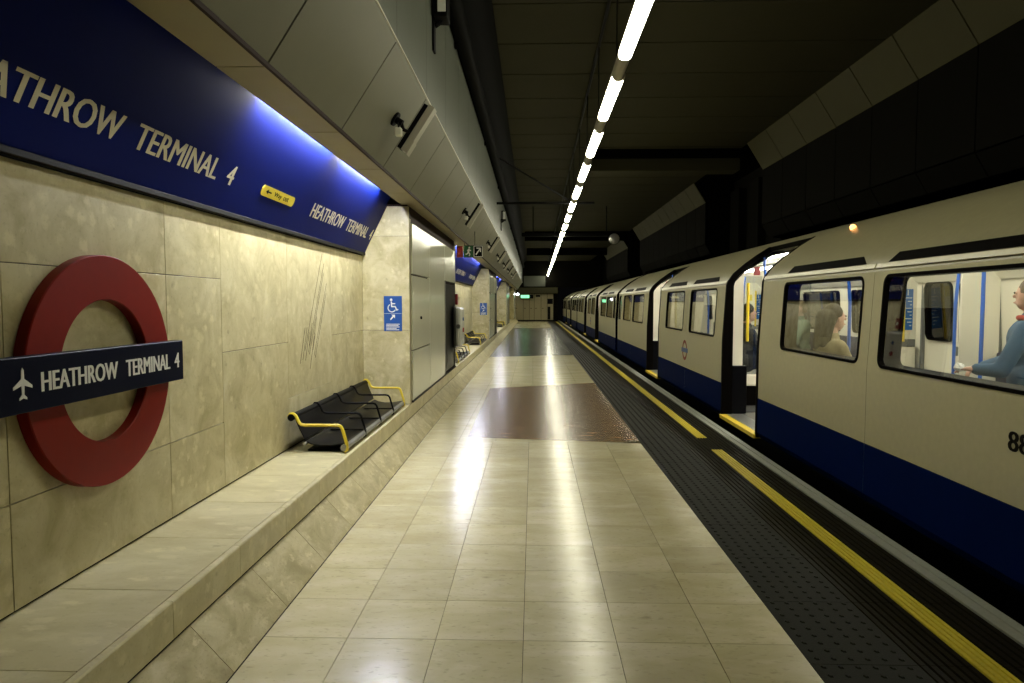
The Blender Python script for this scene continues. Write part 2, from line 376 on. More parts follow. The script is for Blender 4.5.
MB().prism(sk, yy, YEND).build('skirt_tile', 'skirt_stone', base); MB().prism(lip, yy - .12, YEND).build('lip_stone', 'ledge_stone', base)
MB().box(XW - .3, XE - .035, yy - .02, YEND, ZL - .011, ZL).build('ledge_slab', 'ledge_stone', base)

# ------------------------------------------------------------------ left wall bays
wall = struct(MB().box(XW - .3, XW - .012, Y0, YEND, ZL - .1, 2.03).build('wall_left', 'joint'), 'stone-clad platform wall')
def wpanel(y0, y1, z0, z1): MB().box(XW - .02, XW, y0 + .002, y1 - .002, z0 + .002, z1 - .002, .0012).build('stone_panel', 'wall_stone', wall)
zb, zt = ZL + .009, 2.031
bay1 = [(-.95, .17, (.76, 1.648)), (.17, 1.287, (.76, 1.648)), (1.287, 2.409, (.76, 1.648)), (2.409, 3.518, (.76, 1.648)), (3.518, 4.146, (.76, 1.648)), (4.146, 5.275, (1.194,)), (5.275, 6.436, (.75,)), (6.436, 7.65, (1.194,))]
for ya, yb, zs in bay1:
    zz = [zb] + list(zs) + [zt]
    for a, b_ in zip(zz, zz[1:]): wpanel(ya, yb, a, b_)
for (ya, yb) in BAYS[1:]:
    n = 8 if yb - ya > 6 else 5; st = (yb - ya) / n
    for i in range(n):
        zz = [zb] + list([(1.194,), (.76, 1.648), (.75,)][i % 3]) + [zt]
        for a, b_ in zip(zz, zz[1:]): wpanel(ya + i * st, ya + (i + 1) * st, a, b_)
# scratches scored into one wall panel: thin dark raised scuffs
scr = MB()
for i in range(5):
    a = random.random() * .12; yb_, zb_ = 6.21 - a * .8 + .03 * i, 1.95 - .09 * i
    ln = .85 - .07 * i
    scr.tube([(XW + .0005, yb_, zb_), (XW + .0005, yb_ - ln * .6, zb_ - ln)], .0018, 4)
for i in range(8):
    yb_, zb_ = 5.65 + .05 * i + random.uniform(-.02, .02), 1.30 + random.uniform(-.1, .12)
    ln = random.uniform(.12, .3); scr.tube([(XW + .0005, yb_, zb_), (XW + .0005, yb_ - ln * .45, zb_ - ln)], .0018, 4)
tag(scr.build('scratch_marks', 'joint', wall), kind='stuff')

# ------------------------------------------------------------------ upper bulkhead on the left
ZS = 2.597
XS0, XS1, XV, ZV, ZU = -1.477, -1.242, -.868, 3.167, 4.37
up = struct(MB().prism([(XW - .3, 2.935), (XS0 + .0, 2.935), (XS0 + .012, ZS + .012), (XS1 - .01, ZS + .012), (XV - .012, ZV), (XV - .012, ZU), (XV - .3, ZU), (XW - .3, ZU)], Y0, YEND).build('wall_upper_left', 'dark_joint'), 'sloping metal-clad bulkhead above the name frieze')
PB = 1.219
nx, nz_ = (ZV - ZS), -(XV - XS1); nl = math.hypot(nx, nz_); nx /= nl; nz_ /= nl
dx, dz = (XV - XS1) / nl, (ZV - ZS) / nl
g = .016
sl = [(XS1 + dx * .022, ZS + dz * .022), (XV - dx * .004, ZV - dz * .004)]
slp = sl + [(sl[1][0] - nx * .01, sl[1][1] - nz_ * .01), (sl[0][0] - nx * .01, sl[0][1] - nz_ * .01)]
me_sl = MB().prism(slp, -PB / 2 + g / 2, PB / 2 - g / 2).mesh('cladding_panel', 'clad_grey')
me_so = MB().box(XS0, XS1 + .004, -PB / 2 + .006, PB / 2 - .006, ZS, ZS + .012, .0015).mesh('soffit_panel', 'clad_soffit')
me_vt = MB().box(XV - .012, XV, -PB / 2 + .003, PB / 2 - .003, ZV + .012, ZU, .0015).mesh('upper_panel', 'clad_upper')
yy = 3.204 - 4 * PB
while yy + PB < YEND + .1:
    c = yy + PB / 2
    inst(me_sl, 'cladding_panel', (0, c, 0), up); inst(me_so, 'soffit_panel', (0, c, 0), up); inst(me_vt, 'upper_panel', (0, c, 0), up); yy += PB
MB().prism([(XV - .012, ZV - .006), (XV + .004, ZV - .002), (XV + .004, ZV + .010), (XV - .012, ZV + .010)], Y0, YEND).build('edge_trim', 'edge_trim', up)
MB().box(XS1 - .004, XS1 + .012, Y0, YEND, ZS - .004, ZS + .018).build('corner_trim', 'dark_joint', up)
# dark cove between the bulkhead and the ceiling
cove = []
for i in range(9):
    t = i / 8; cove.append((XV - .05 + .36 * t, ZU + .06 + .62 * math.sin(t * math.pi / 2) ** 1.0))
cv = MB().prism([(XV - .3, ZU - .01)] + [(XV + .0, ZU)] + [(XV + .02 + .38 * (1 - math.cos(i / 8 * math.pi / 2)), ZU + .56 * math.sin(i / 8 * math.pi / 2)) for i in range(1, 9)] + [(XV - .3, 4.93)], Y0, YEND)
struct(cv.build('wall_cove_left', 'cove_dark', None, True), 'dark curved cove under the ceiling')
MB().tube([(XV + .095, Y0, ZU + .03), (XV + .095, YEND - .4, ZU + .03)], .09, 14).build('duct_pipe', 'cove_dark', up, True)
for k in range(11): MB().box(XV + .001, XV + .03, 3 + k * 4.62, 3.05 + k * 4.62, ZU - .08, ZU - .02).build('duct_bracket', 'cove_dark', up)

# ------------------------------------------------------------------ ceiling
ceil = struct(MB().box(XV - .3, 6.2, Y0, YEND + 20, 4.945, 5.1).build('ceiling', 'ceiling_gap'), 'panelled ceiling')
me_c = MB().box(-.47, 4.62, -.592, .592, 4.925, 4.95, .003).mesh('ceiling_panel', 'ceiling_panel')
yy = 8.037 - 8 * 1.2144
while yy < YEND + 1: inst(me_c, 'ceiling_panel', (0, yy + .607, 0), ceil); yy += 1.2144

# ------------------------------------------------------------------ right tunnel wall
wr = struct(MB().box(5.75, 6.2, Y0, 75, -1.2, 4.95).build('wall_right', 'tunnel_dark'), 'dark tunnel wall beyond the train')
def pane(pts, y0, y1, mt, nm):
    (x0, z0), (x1, z1) = pts; d = Vector((x1 - x0, z1 - z0)).normalized(); n = Vector((d.y, -d.x)) * .02
    return MB().prism([(x0, z0), (x1, z1), (x1 + n.x, z1 + n.y), (x0 + n.x, z0 + n.y)], y0, y1)
for bi, (ya, yb, low) in enumerate([(1.95, 15.03, 1), (19.9, 31.9, 0), (36, 46, 0)]):
    n = round((yb - ya) / 1.19); st = (yb - ya) / n
    MB().prism([(4.66, 4.95), (5.02, 4.36), (5.02, 3.19), (5.18, 2.9), (5.9, 2.9), (5.9, 4.95)], ya + .03, yb - .03).build('panel_backing', 'ceiling_gap', wr)
    for i in range(n):
        a, b_ = ya + i * st + .012, ya + (i + 1) * st - .012
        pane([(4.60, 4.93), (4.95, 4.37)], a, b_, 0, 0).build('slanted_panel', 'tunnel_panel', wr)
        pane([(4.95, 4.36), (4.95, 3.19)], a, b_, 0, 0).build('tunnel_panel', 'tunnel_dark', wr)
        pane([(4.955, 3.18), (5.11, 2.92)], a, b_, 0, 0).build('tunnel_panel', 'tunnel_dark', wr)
for yy in (15.6, 17.2, 18.8, 32.6, 34.2):
    MB().box(5.55, 5.76, yy, yy + .8, .8, 4.6, .01).build('tunnel_panel', 'tunnel_dark', wr)

# ------------------------------------------------------------------ end wall
we = struct(MB().box(-2.2, 6.2, YEND, YEND + .2, -1.2, 4.95).build('wall_end', 'tunnel_dark'), 'end wall')
# opening for the train: replace by two leaves either side
bpy.data.objects.remove(we)
we = struct(MB().box(-2.2, 2.0, YEND, YEND + .2, -.1, 4.95).build('wall_end', 'tunnel_dark'), 'wall closing off the end of the platform')
MB().box(2.0, 6.2, YEND, YEND + .2, 2.75, 4.95).build('tunnel_head', 'tunnel_dark', we)
MB().box(-.75, 1.0, YEND - .03, YEND, 2.85, 3.7, .005).build('upper_panel', 'clad_upper', we)
MB().box(-2.0, 2.0, YEND - .35, YEND, 2.28, 2.75, .01).build('beam', 'tunnel_panel', we)
xs = [-1.50, -.80, -.30, .10, .66, 1.16, 1.66]
for i, (a, b_) in enumerate(zip(xs, xs[1:])):
    d = struct(MB().box(a + .012, b_ - .012, YEND - .05, YEND, .12, 2.24, .006).build('door_%d' % (i + 1), 'clad_soffit'), 'pale service door in the end wall')
    MB().box(a + .08, a + .2, YEND - .07, YEND - .05, 1.05, 1.09, .004).build('door_handle', 'black_metal', d)
MB().box(-1.9, 1.7, YEND - .04, YEND - .005, 0, .11).build('plinth', 'black_metal', we)
MB().box(1.18, 1.62, YEND - .09, YEND - .051, 1.42, 1.85, .006).build('window_pane', 'black_gloss', bpy.data.objects['door_6'])
MB().box(1.2, 1.42, YEND - .10, YEND - .051, .15, 1.2, .006).build('louvre_panel', 'black_metal', bpy.data.objects['door_6'])
MB().box(.22, .58, YEND - .07, YEND - .051, 2.0, 2.16, .004).build('name_plate', 'black_metal', bpy.data.objects['door_4'])

# ------------------------------------------------------------------ piers
def pier(ya, yb, idx):
    p = struct(MB().box(XW - .2, XE - .02, ya + .02, yb, ZL - .008, ZS + .005).build('wall_pier', 'dark_joint'), 'stone and metal-clad pier')
    f = [(XW, ZL + .002), (XE, ZL + .002), (XE, 1.192), (XW, 1.192)]
    for prof in (f, [(XW, 1.196), (XE, 1.196), (XE, 2.247), (XW + .118, 2.247), (XW + .03, 2.06), (XW, 2.06)], [(XW + .122, 2.251), (XE, 2.251), (XE, 2.576), (XW + .285, 2.576)]):
        MB().prism(prof, ya, ya + .02).build('stone_panel', 'wall_stone', p)
    MB().box(XE - .02, XE, ya + .0205, ya + .12, ZL + .002, 2.45, .002).build('corner_post', 'clad_soffit', p)
    w = (yb - ya - .14)
    ys = [ya + .137, ya + 1.456, ya + 3.007, ya + 4.41]
    for i in range(2):
        for z0, z1 in ((ZL + .03, .944), (.958, 1.815), (1.835, 2.407)):
            if i == 1 and z0 < 1.5:
                if z0 > .9: continue
                z1 = 2.407
            elif i == 1: continue
            o = MB().box(XE - .02, XE + .012, ys[i] + .006, ys[i + 1] - .006, z0, z1, .004).build('metal_panel', 'white_panel', p)
            if z0 > .9 and z1 < 2: MB().tube([(XE + .012, ys[i] + .55, 1.32), (XE + .03, ys[i] + .55, 1.32)], .018, 10).build('lock_knob', 'black_metal', o)
    MB().box(XE - .02, XE + .014, ys[2] + .006, ys[3], 1.848, 2.407, .004).build('metal_panel', 'white_panel', p)
    MB().box(XE - .02, XE + .004, ys[2] + .02, ys[3] - .02, ZL + .06, 1.806, .004).build('dark_recess_panel', 'black_gloss', p)
    MB().box(XE - .02, XE + .016, ys[2] + .006, ys[2] + .06, ZL + .03, 1.838, .003).build('recess_frame', 'grey_metal', p)
    MB().box(XE - .02, XE + .016, ys[3] - .05, ys[3] + .02, ZL + .03, 2.407, .003).build('recess_frame', 'grey_metal', p)
    MB().box(XE - .02, XE + .014, ya + .13, yb, ZL + .003, ZL + .028, .002).build('kick_strip', 'black_metal', p)
    MB().box(XW, XE, yb, yb + .02, ZL + .002, 2.555).build('stone_panel', 'wall_stone', p)
    return p
for i, (a, b_) in enumerate(PIERS): pier(a, b_, i)

# ------------------------------------------------------------------ name frieze signs
SA, SB = Vector((-1.888, 0, 2.059)), Vector((-1.619, 0, 2.618))
sd = (SB - SA).normalized(); sn = Vector((sd.z, 0, -sd.x))
def frieze(ya, yb, label, texts, sticker=None):
    t = thing('station_name_frieze', (SA.x, (ya + yb) / 2, SA.z), label, 'sign')
    top = SA + sd * .80
    MB().prism([(SA.x, SA.z), (top.x, top.z), (top.x - sn.x * .03, top.z - sn.z * .03), (SA.x - sn.x * .03, SA.z - sn.z * .03)], ya + .01, yb - .01).build('panel', 'sign_blue', t)
    MB().box(XW + .002, SA.x + .012, ya + .01, yb - .01, 2.034, 2.062, .003).build('lower_trim', 'black_metal', t)
    for y1, parts in texts:
        for s, a, b_ in parts:
            text('lettering', s, 'letter_cream', t, SA + sd * .161 + Vector((0, y1 + a, 0)), (0, 1, 0), sd, b_ - a, .119, .003, .005)
    if sticker:
        a, b_ = sticker; s0, s1 = .177, .251; pts = []
        for cx, cs, a0 in ((b_ - .03, s1 - .03, 0), (a + .03, s1 - .03, 90), (a + .03, s0 + .03, 180), (b_ - .03, s0 + .03, 270)):
            for k in range(4): pts.append(SA + sd * (cs + .03 * math.sin(R(a0 + 30 * k))) + Vector((0, cx + .03 * math.cos(R(a0 + 30 * k)), 0)))
        st = MB().poly(pts, sn, .003).build('way_out_sticker', 'sticker_yellow', t)
        text('lettering', 'Way', 'black_metal', st, SA + sd * .191 + Vector((0, a + .21, 0)), (0, 1, 0), sd, .14, .042, .0045, .002)
        text('lettering', 'out', 'black_metal', st, SA + sd * .198 + Vector((0, a + .385, 0)), (0, 1, 0), sd, .10, .033, .0045, .002)
        q = lambda yv, sv: SA + sd * (.214 + sv) + Vector((0, a + .12 + yv, 0)) + sn * .003
        MB().poly([q(-.05, 0), q(-.015, -.018), q(-.015, -.005), q(.045, -.005), q(.045, .005), q(-.015, .005), q(-.015, .018)], sn, .001).build('arrow', 'black_metal', st)
    return t
NAME = [('HEATHROW', .047, .986), ('TERMINAL', 1.092, 1.902), ('4', 2.02, 2.11)]
frieze(Y0, 7.65, 'long blue name frieze with cream lettering above the roundel and nearest bench', [(1.983, NAME), (5.486, NAME)], (4.515, 5.117))
frieze(12.2, 21.52, 'blue name frieze beyond the first metal-clad pier and exit sign', [(12.7, NAME), (16.0, NAME), (19.2, NAME)])
frieze(26.07, 35.39, 'small distant blue name frieze between the second and third piers', [(26.8, NAME), (32.5, NAME)])
frieze(39.94, 49.26, 'farthest blue name frieze beyond the third pier', [(41, NAME)])
def cove_tube(ya, yb, label, mt='cove_glow'):
    t = thing('cove_tube', (-1.54, (ya + yb) / 2, 2.69), label, 'lamp', 'tubes over the blue friezes')
    MB().tube([(-1.542, ya + .03, 2.71), (-1.542, yb - .03, 2.71)], .016, 10).build('tube', mt, t, True)
    for y in (ya, yb - .03): MB().box(-1.56, -1.525, y, y + .03, 2.685, 2.934).build('tube_holder', 'white_enamel', t)
cove_tube(3.96, 5.43, 'bare tube hidden above the way-out sticker on the nearest frieze')
cove_tube(5.64, 7.12, 'bare tube above the end of the nearest frieze by the pier')
for a in (12.5, 14.1, 15.8, 17.5, 19.2): cove_tube(a, a + 1.42, 'bare tube hidden above the frieze beyond the first pier', 'cove_glow_soft')
for a in (27.4, 30, 32.7): cove_tube(a, a + 1.5, 'bare tube hidden above the distant frieze past the second pier', 'cove_glow_soft')

# ------------------------------------------------------------------ roundel sign
RC = Vector((-1.867, 2.943, 1.2046))
t = thing('roundel_sign', (XW, RC.y, RC.z - .504), 'large red ring roundel with navy name bar on the stone wall', 'sign')
m = MB(); n = 72
vs = []
for rr, xx in ((.504, XW + .002), (.504, -1.871), (.500, -1.867), (.314, -1.867), (.310, -1.871), (.310, XW + .002)):
    for k in range(n): a = 2 * math.pi * k / n; vs.append((xx, RC.y + rr * math.cos(a), RC.z + rr * math.sin(a)))
m.add(vs, [(i * n + k, i * n + (k + 1) % n, ((i + 1) % 6) * n + (k + 1) % n, ((i + 1) % 6) * n + k) for i in range(6) for k in range(n)])
m.build('ring', 'ring_red', t, True)
bar = MB().box(-1.866, -1.809, 2.11, 3.471, 1.1075, 1.308, .003).build('name_bar', 'bar_blue', t)
def btext(s, a, b_): text('lettering', s, 'letter_white', bar, (-1.809, a, 1.173), (0, 1, 0), (0, 0, 1), b_ - a, .074, .002, .0035)
btext('HEATHROW', 2.445, 2.912); btext('TERMINAL', 2.97, 3.339); btext('4', 3.381, 3.429)
pl = [(0, .062), (.006, .052), (.007, .022), (.045, -.004), (.045, -.014), (.007, -.002), (.005, -.034), (.018, -.046), (.018, -.053), (0, -.047)]
pp = pl + [(-a, b_) for a, b_ in pl[::-1][1:-1]]
MB().poly([(-1.8088, 2.355 + a, 1.209 + b_) for a, b_ in pp], (1, 0, 0), .002).build('plane_symbol', 'letter_white', bar)

# ------------------------------------------------------------------ bench
def make_bench(y0, label):
    L = 2.32; y1 = y0 + L; J = lambda x, z: (1.055 * x, 1.055 * z - .0825); J3 = lambda x, y, z: (1.055 * x, y, 1.055 * z - .0825)
    t = thing('bench', (-1.63, (y0 + y1) / 2, ZL), label, 'bench', 'platform benches')
    def sheet(c, ya, yb, th=.008):
        up_ = []; dn = []
        for i, p in enumerate(c):
            a = Vector(c[max(0, i - 1)]); b = Vector(c[min(len(c) - 1, i + 1)]); d = (b - a).normalized(); nn = Vector((-d.y, d.x)) * th
            up_.append((p[0], p[1])); dn.append((p[0] - nn.x, p[1] - nn.y))
        return MB().prism(up_ + dn[::-1], ya, yb)
    sc = [(-1.655, .492), (-1.62, .474), (-1.55, .462), (-1.47, .464), (-1.41, .474), (-1.375, .476), (-1.36, .468)]; sc = [J(*p) for p in sc]
    bc = [(-1.665, .50), (-1.675, .53), (-1.70, .58), (-1.72, .63), (-1.735, .672), (-1.75, .685), (-1.768, .68)]; bc = [J(*p) for p in bc]
    sheet(sc, y0 + .02, y1 - .02).build('seat', 'black_gloss', t, True)
    sheet([(x, z) for x, z in bc[::-1]], y0 + .02, y1 - .02).build('backrest', 'black_gloss', t, True)
    MB().tube([J3(-1.756, y0 - .014, .668), J3(-1.756, y1 + .014, .668)], .027, 12).build('back_rail', 'black_metal', t, True)
    MB().tube([J3(-1.372, y0 - .012, .448), J3(-1.372, y1 + .012, .448)], .027, 12).build('front_rail', 'grey_metal', t, True)
    MB().tube([J3(-1.66, y0 - .005, .476), J3(-1.66, y1 + .005, .476)], .012, 10).build('rear_rail', 'steel', t, True)
    def arm(y, mt, r, nm):
        MB().tube([J3(*p) for p in ((-1.778, y, .672), (-1.762, y, .694), (-1.742, y, .695), (-1.724, y, .68), (-1.700, y, .630), (-1.685, y, .617), (-1.655, y, .612), (-1.42, y, .612), (-1.398, y, .606), (-1.385, y, .588), (-1.352, y, .475), (-1.352, y, .43), (-1.37, y, .418))], r, 8).build(nm, mt, t, True)
    arm(y0, 'bench_yellow', .0125, 'end_arm'); arm(y1, 'bench_yellow', .0125, 'end_arm')
    for k in (1, 2, 3):
        y = y0 + L * k / 4; arm(y, 'black_metal', .009, 'armrest')
        s = MB(); s.box(-1.74, -1.44, y - .012, y + .012, .418, .428); s.build('seat_strap', 'black_metal', t)
    for y in (y0 + .35, y1 - .35):
        MB().box(-1.75, -1.46, y - .30, y + .30, ZL, ZL + .018, .006).build('foot_plate', 'black_metal', t)
        MB().box(-1.69, -1.50, y - .05, y + .05, ZL + .016, .400, .005).build('pedestal', 'black_metal', t)
    return t
make_bench(5.15, 'black metal bench with yellow end arms before the pier with the wheelchair sign')
for a, lb in ((13.0, 'black bench with yellow end arms just past the white help point'), (18.6, 'black bench with yellow end arms under the second frieze beside the second pier'), (32.5, 'black bench with yellow end arms far down by the third pier')):
    make_bench(a, lb)

# ------------------------------------------------------------------ accessibility signs
def access_sign(y, x0, z0, w, h, label):
    t = thing('accessibility_sign', (x0 + w / 2, y, z0), label, 'sign')
    f = y - .006
    MB().box(x0, x0 + w, f, y - .0005, z0, z0 + h, .001).build('panel', 'access_blue', t)
    MB().box(x0 + .004, x0 + w - .004, f - .001, f, z0 + h * .50, z0 + h * .507).build('divider', 'letter_white', t)
    cx, cz, s = x0 + w * .48, z0 + h * .74, w / .195
    def st(pts, r, nm='wheelchair_symbol', mt='letter_white'):
        m = MB()
        for (a, b_), (c, d) in zip(pts, pts[1:]):
            v = Vector((c - a, 0, d - b_)).normalized(); nn = Vector((v.z, 0, -v.x)) * r
            A, B = Vector((cx + a * s, f, cz + b_ * s)) - v * r * .6, Vector((cx + c * s, f, cz + d * s)) + v * r * .6
            m.poly([A + nn, B + nn, B - nn, A - nn], (0, -1, 0), .0015)
        return m
    m = st([(-.012, .035), (-.008, -.015), (.03, -.015), (.045, -.052), (.058, -.047)], .007)
    m2 = st([(-.010, .016), (.026, .016)], .006); m.add(m2.v, m2.f)
    arc = [(-.006 + .042 * math.cos(R(a)), -.03 + .042 * math.sin(R(a))) for a in range(125, 345, 20)]
    m2 = st(arc, .006); m.add(m2.v, m2.f)
    m.tube([(cx - .014 * s, f, cz + .058 * s), (cx - .014 * s, f - .0015, cz + .058 * s)], .014 * s, 14)
    m.build('wheelchair_symbol', 'letter_white', t)
    q = lambda a, b_: (cx + a * s, f, cz + (-.13 + b_) * s)
    m = MB(); m.poly([q(-.028, -.022), q(-.018, -.030), q(.012, .003), q(.026, -.010), q(.026, .028), q(-.012, .028), q(0, .014)], (0, -1, 0), .0015); m.build('arrow', 'letter_white', t)
    for k in range(5):
        zz = z0 + h * (.19 - .04 * k); MB().box(x0 + w * .12, x0 + w * (.88, .8, .86, .7, .84)[k], f - .001, f, zz, zz + h * .018).build('text_line', 'letter_white', t)
access_sign(7.65, -1.677, 1.1835, .204, .395, 'blue wheelchair access sign on the stone pier beside the nearest bench')
access_sign(21.52, -1.672, 1.122, .222, .38, 'small blue wheelchair access sign on the second, more distant pier')

# ------------------------------------------------------------------ exit signs
t = thing('exit_sign', (-1.1, 12.6, 2.33), 'green and white running-man exit sign hanging under the bulkhead', 'sign')
EX, EZ = -1.27, 2.335
MB().box(EX - .13, EX - .02, 12.58, 12.62, EZ, EZ + .21, .006).build('end_box', 'red_plastic', t)
pn = MB().box(EX, EX + .35, 12.585, 12.615, EZ, EZ + .22, .004).build('panel', 'black_metal', t)
MB().box(EX + .005, EX + .17, 12.58, 12.585, EZ + .008, EZ + .212).build('green_field', 'exit_green', pn)
def bar2(m, a, b_, r, y):
    v = Vector((b_[0] - a[0], 0, b_[1] - a[1])).normalized(); nn = Vector((v.z, 0, -v.x)) * r
    A, B = Vector((EX + a[0], y, EZ + a[1])), Vector((EX + b_[0], y, EZ + b_[1])); m.poly([A + nn, B + nn, B - nn, A - nn], (0, -1, 0), .001)
m = MB(); fy = 12.579
m.tube([(EX + .10, fy, EZ + .178), (EX + .10, fy - .001, EZ + .178)], .018, 12)
for a, b_, r in (((.095, .155), (.082, .095), .017), ((.082, .095), (.11, .065), .011), ((.11, .065), (.098, .025), .010), ((.082, .095), (.055, .06), .011), ((.055, .06), (.03, .06), .010), ((.095, .15), (.13, .12), .008), ((.095, .15), (.06, .125), .008)): bar2(m, a, b_, r, fy)
m.build('running_figure', 'letter_white', pn)
m = MB()
for a, b_ in (((.185, .012), (.34, .012)), ((.185, .208), (.34, .208)), ((.185, .012), (.185, .208)), ((.34, .012), (.34, .208))): bar2(m, a, b_, .005, 12.584)
for a, b_ in (((.22, .05), (.30, .165)), ((.305, .17), (.23, .17)), ((.305, .17), (.305, .10))): bar2(m, a, b_, .010, 12.584)
m.build('arrow', 'letter_white', pn)
for x in (EX + .01, EX + .20): MB().tube([(x, 12.6, EZ + .22), (x, 12.6, 2.60 if x < -1.2 else 2.81)], .006, 8).build('hanger', 'black_metal', t)
t = thing('lit_exit_sign', (-.5, YEND - .4, 1.86), 'glowing green exit sign on the end wall under the beam', 'sign')
MB().box(-1.05, .02, YEND - .40, YEND - .34, 1.86, 2.18, .01).build('housing', 'black_metal', t)
MB().box(-1.0, -.3, YEND - .405, YEND - .401, 1.9, 2.14).build('lit_face', 'exit_glow', t)
for x in (-.9, -.1): MB().tube([(x, YEND - .37, 2.18), (x, YEND - .37, 2.30)], .012, 8).build('hanger', 'black_metal', t)
t = thing('spot_lamp', (-1.2, YEND - 1.2, 2.2), 'tiny bright white spot lamp near the lit green exit sign', 'lamp')
MB().ball((-1.22, YEND - 1.2, 2.2), .10, 12, 8).build('bulb', 'spot_glow', t, True)
MB().tube([(-1.22, YEND - 1.2, 2.28), (-1.22, YEND - 1.2, ZS)], .03, 8).build('stem', 'black_metal', t)

# ------------------------------------------------------------------ help point on the first pier
t = thing('help_point', (XE + .01, 11.95, .72), 'white rounded help point box on the end of the first metal-clad pier', 'help point')
MB().box(XE + .016, XE + .06, 11.72, 12.20, .72, 1.44, .02).build('back_plate', 'grey_metal', t)
MB().box(XE + .061, XE + .16, 11.66, 12.24, .75, 1.42, .04).build('housing', 'white_enamel', t)
MB().tube([(XE + .11, 11.64, 1.10), (XE + .11, 11.659, 1.10)], [.035, .04], 20).build('speaker_disc', 'grey_metal', t)
MB().tube([(XE + .16, 11.95, 1.03), (XE + .18, 11.95, 1.03)], .04, 16).build('call_button', 'red_plastic', t)
MB().tube([(XE + .16, 11.95, 1.22), (XE + .175, 11.95, 1.22)], .03, 16).build('call_button', 'access_blue', t)
t = thing('fire_point', (XE + .02, 12.0, 1.46), 'small red alarm box above the white help point', 'alarm')
MB().box(XE + .016, XE + .06, 12.02, 12.16, 1.47, 1.66, .01).build('case', 'red_plastic', t)
MB().tube([(XE + .06, 12.09, 1.565), (XE + .068, 12.09, 1.565)], .03, 14).build('glass_disc', 'white_enamel', t)

# ------------------------------------------------------------------ camera housings on the bulkhead
def cam_housing(y, label, first=None):
    n2 = Vector((nx, 0, nz_)); d2 = Vector((dx, 0, dz)); B = Vector((XS1, y, ZS)) + d2 * .353
    t = thing('security_camera', B, label, 'camera', 'camera housings on the bulkhead')
    MB().tube([B, B + n2 * .018], .055, 14).build('base_plate', 'black_metal', t)
    MB().tube([B + n2 * .018, B + n2 * .07], .026, 10).build('socket', 'black_metal', t)
    e = B + n2 * .125 + Vector((0, .08, 0)) + d2 * .10
    MB().tube([B + n2 * .06, B + n2 * .09 + Vector((0, .03, 0)) - d2 * .03, B + n2 * .13 + Vector((0, .05, 0)) - d2 * .02, B + n2 * .13 + Vector((0, .07, 0)) + d2 * .04, e], .014, 8).build('arm', 'black_metal', t, True)
    MB().box(B.x + .02, B.x + .07, y - .10, y - .05, B.z - .15, B.z - .09, .006).build('junction_box', 'white_enamel', t)
    MB().tube([B + n2 * .03, Vector((B.x + .045, y - .07, B.z - .09))], .007, 6).build('cable', 'black_metal', t)
    c0 = B + n2 * .15 + Vector((0, .10, 0)) - d2 * .16
    def slabp(nm, o0, o1, a, b_, mt):
        m = MB(); v = []
        for q in (a, b_):
            for (ny, nn) in ((-.055, o0), (.055, o0), (.055, o1), (-.055, o1)): v.append(c0 + d2 * q + Vector((0, ny, 0)) + n2 * nn)
        m.add(v, [(0, 1, 2, 3), (4, 5, 6, 7), (0, 1, 5, 4), (1, 2, 6, 5), (2, 3, 7, 6), (3, 0, 4, 7)]); return m.build(nm, mt, t)
    slabp('housing', .0, .05, 0, .40, 'lamp_body'); slabp('cover', -.035, -.002, .0, .385, 'black_metal'); slabp('visor', .051, .056, -.01, .10, 'lamp_body')
    return t
for i, y in enumerate((5.22, 10.39, 15.67, 19.8, 23.8, 27.9, 32.7)):
    cam_housing(y, ['long camera housing on a bent arm, on the cladding before the stone pier', 'camera housing on the cladding above the first metal-clad pier', 'camera housing on the cladding just past the hanging exit sign'][i] if i < 3 else 'small distant camera housing on the sloping cladding')
def monitor(y, z, label):
    t = thing('wall_monitor', (XV, y, z), label, 'monitor', 'monitors high on the bulkhead')
    MB().box(XV + .001, XV + .02, y - .05, y + .05, z - .22, z + .08, .004).build('base_plate', 'black_metal', t)
    MB().tube([(XV + .02, y, z), (XV + .05, y, z + .02), (XV + .08, y, z + .05)], .022, 8).build('arm', 'black_metal', t, True)
    MB().box(XV + .02, XV + .14, y - .12, y + .10, z + .04, z + .30, .012).build('case', 'black_metal', t)
    MB().box(XV + .06, XV + .13, y - .132, y - .121, z + .07, z + .27, .003).build('lens_hood', 'white_enamel', t)
monitor(6.0, 3.88, 'black boxed camera high on the upright cladding, near the dark cove')
monitor(18.46, 3.66, 'small black boxed camera high on the cladding, past the diagonal brace')

# ------------------------------------------------------------------ platform lighting row
def lx(y): return .83 + (y - 5.5) * .0075
t = thing('lamp_trunking', (.83, Y0, 3.79), 'long lamp trunking hung on rods below the dark ceiling', 'trunking')
m = MB(); pts = [(lx(y), y, 3.80) for y in (-1.5, 55)]
for s in (-1, 1): pass
a, b_ = pts; w = .045
m.add([(a[0] - w, a[1], 3.781), (a[0] + w, a[1], 3.781), (a[0] + w, a[1], 3.84), (a[0] - w, a[1], 3.84), (b_[0] - w, b_[1], 3.781), (b_[0] + w, b_[1], 3.781), (b_[0] + w, b_[1], 3.84), (b_[0] - w, b_[1], 3.84)], [(0, 1, 2, 3), (4, 5, 6, 7), (0, 1, 5, 4), (1, 2, 6, 5), (2, 3, 7, 6), (3, 0, 4, 7)])
m.build('channel', 'lamp_body', t)
m = MB(); m.tube([(lx(3), 3, 4.86), (lx(55), 55, 4.86)], .02, 8); m.build('ceiling_rail', 'black_metal', t)
yy = 5.0
while yy < 55: MB().tube([(lx(yy), yy, 3.83), (lx(yy), yy, 4.93)], .008, 6).build('hanger_rod', 'black_metal', t); yy += 2.09
yy = 4.87 - 2.085; LP = 2.085; i = 0
prof = [(-.058, 3.775), (-.058, 3.735), (-.045, 3.712), (-.02, 3.70), (.02, 3.70), (.045, 3.712), (.058, 3.735), (.058, 3.775)]
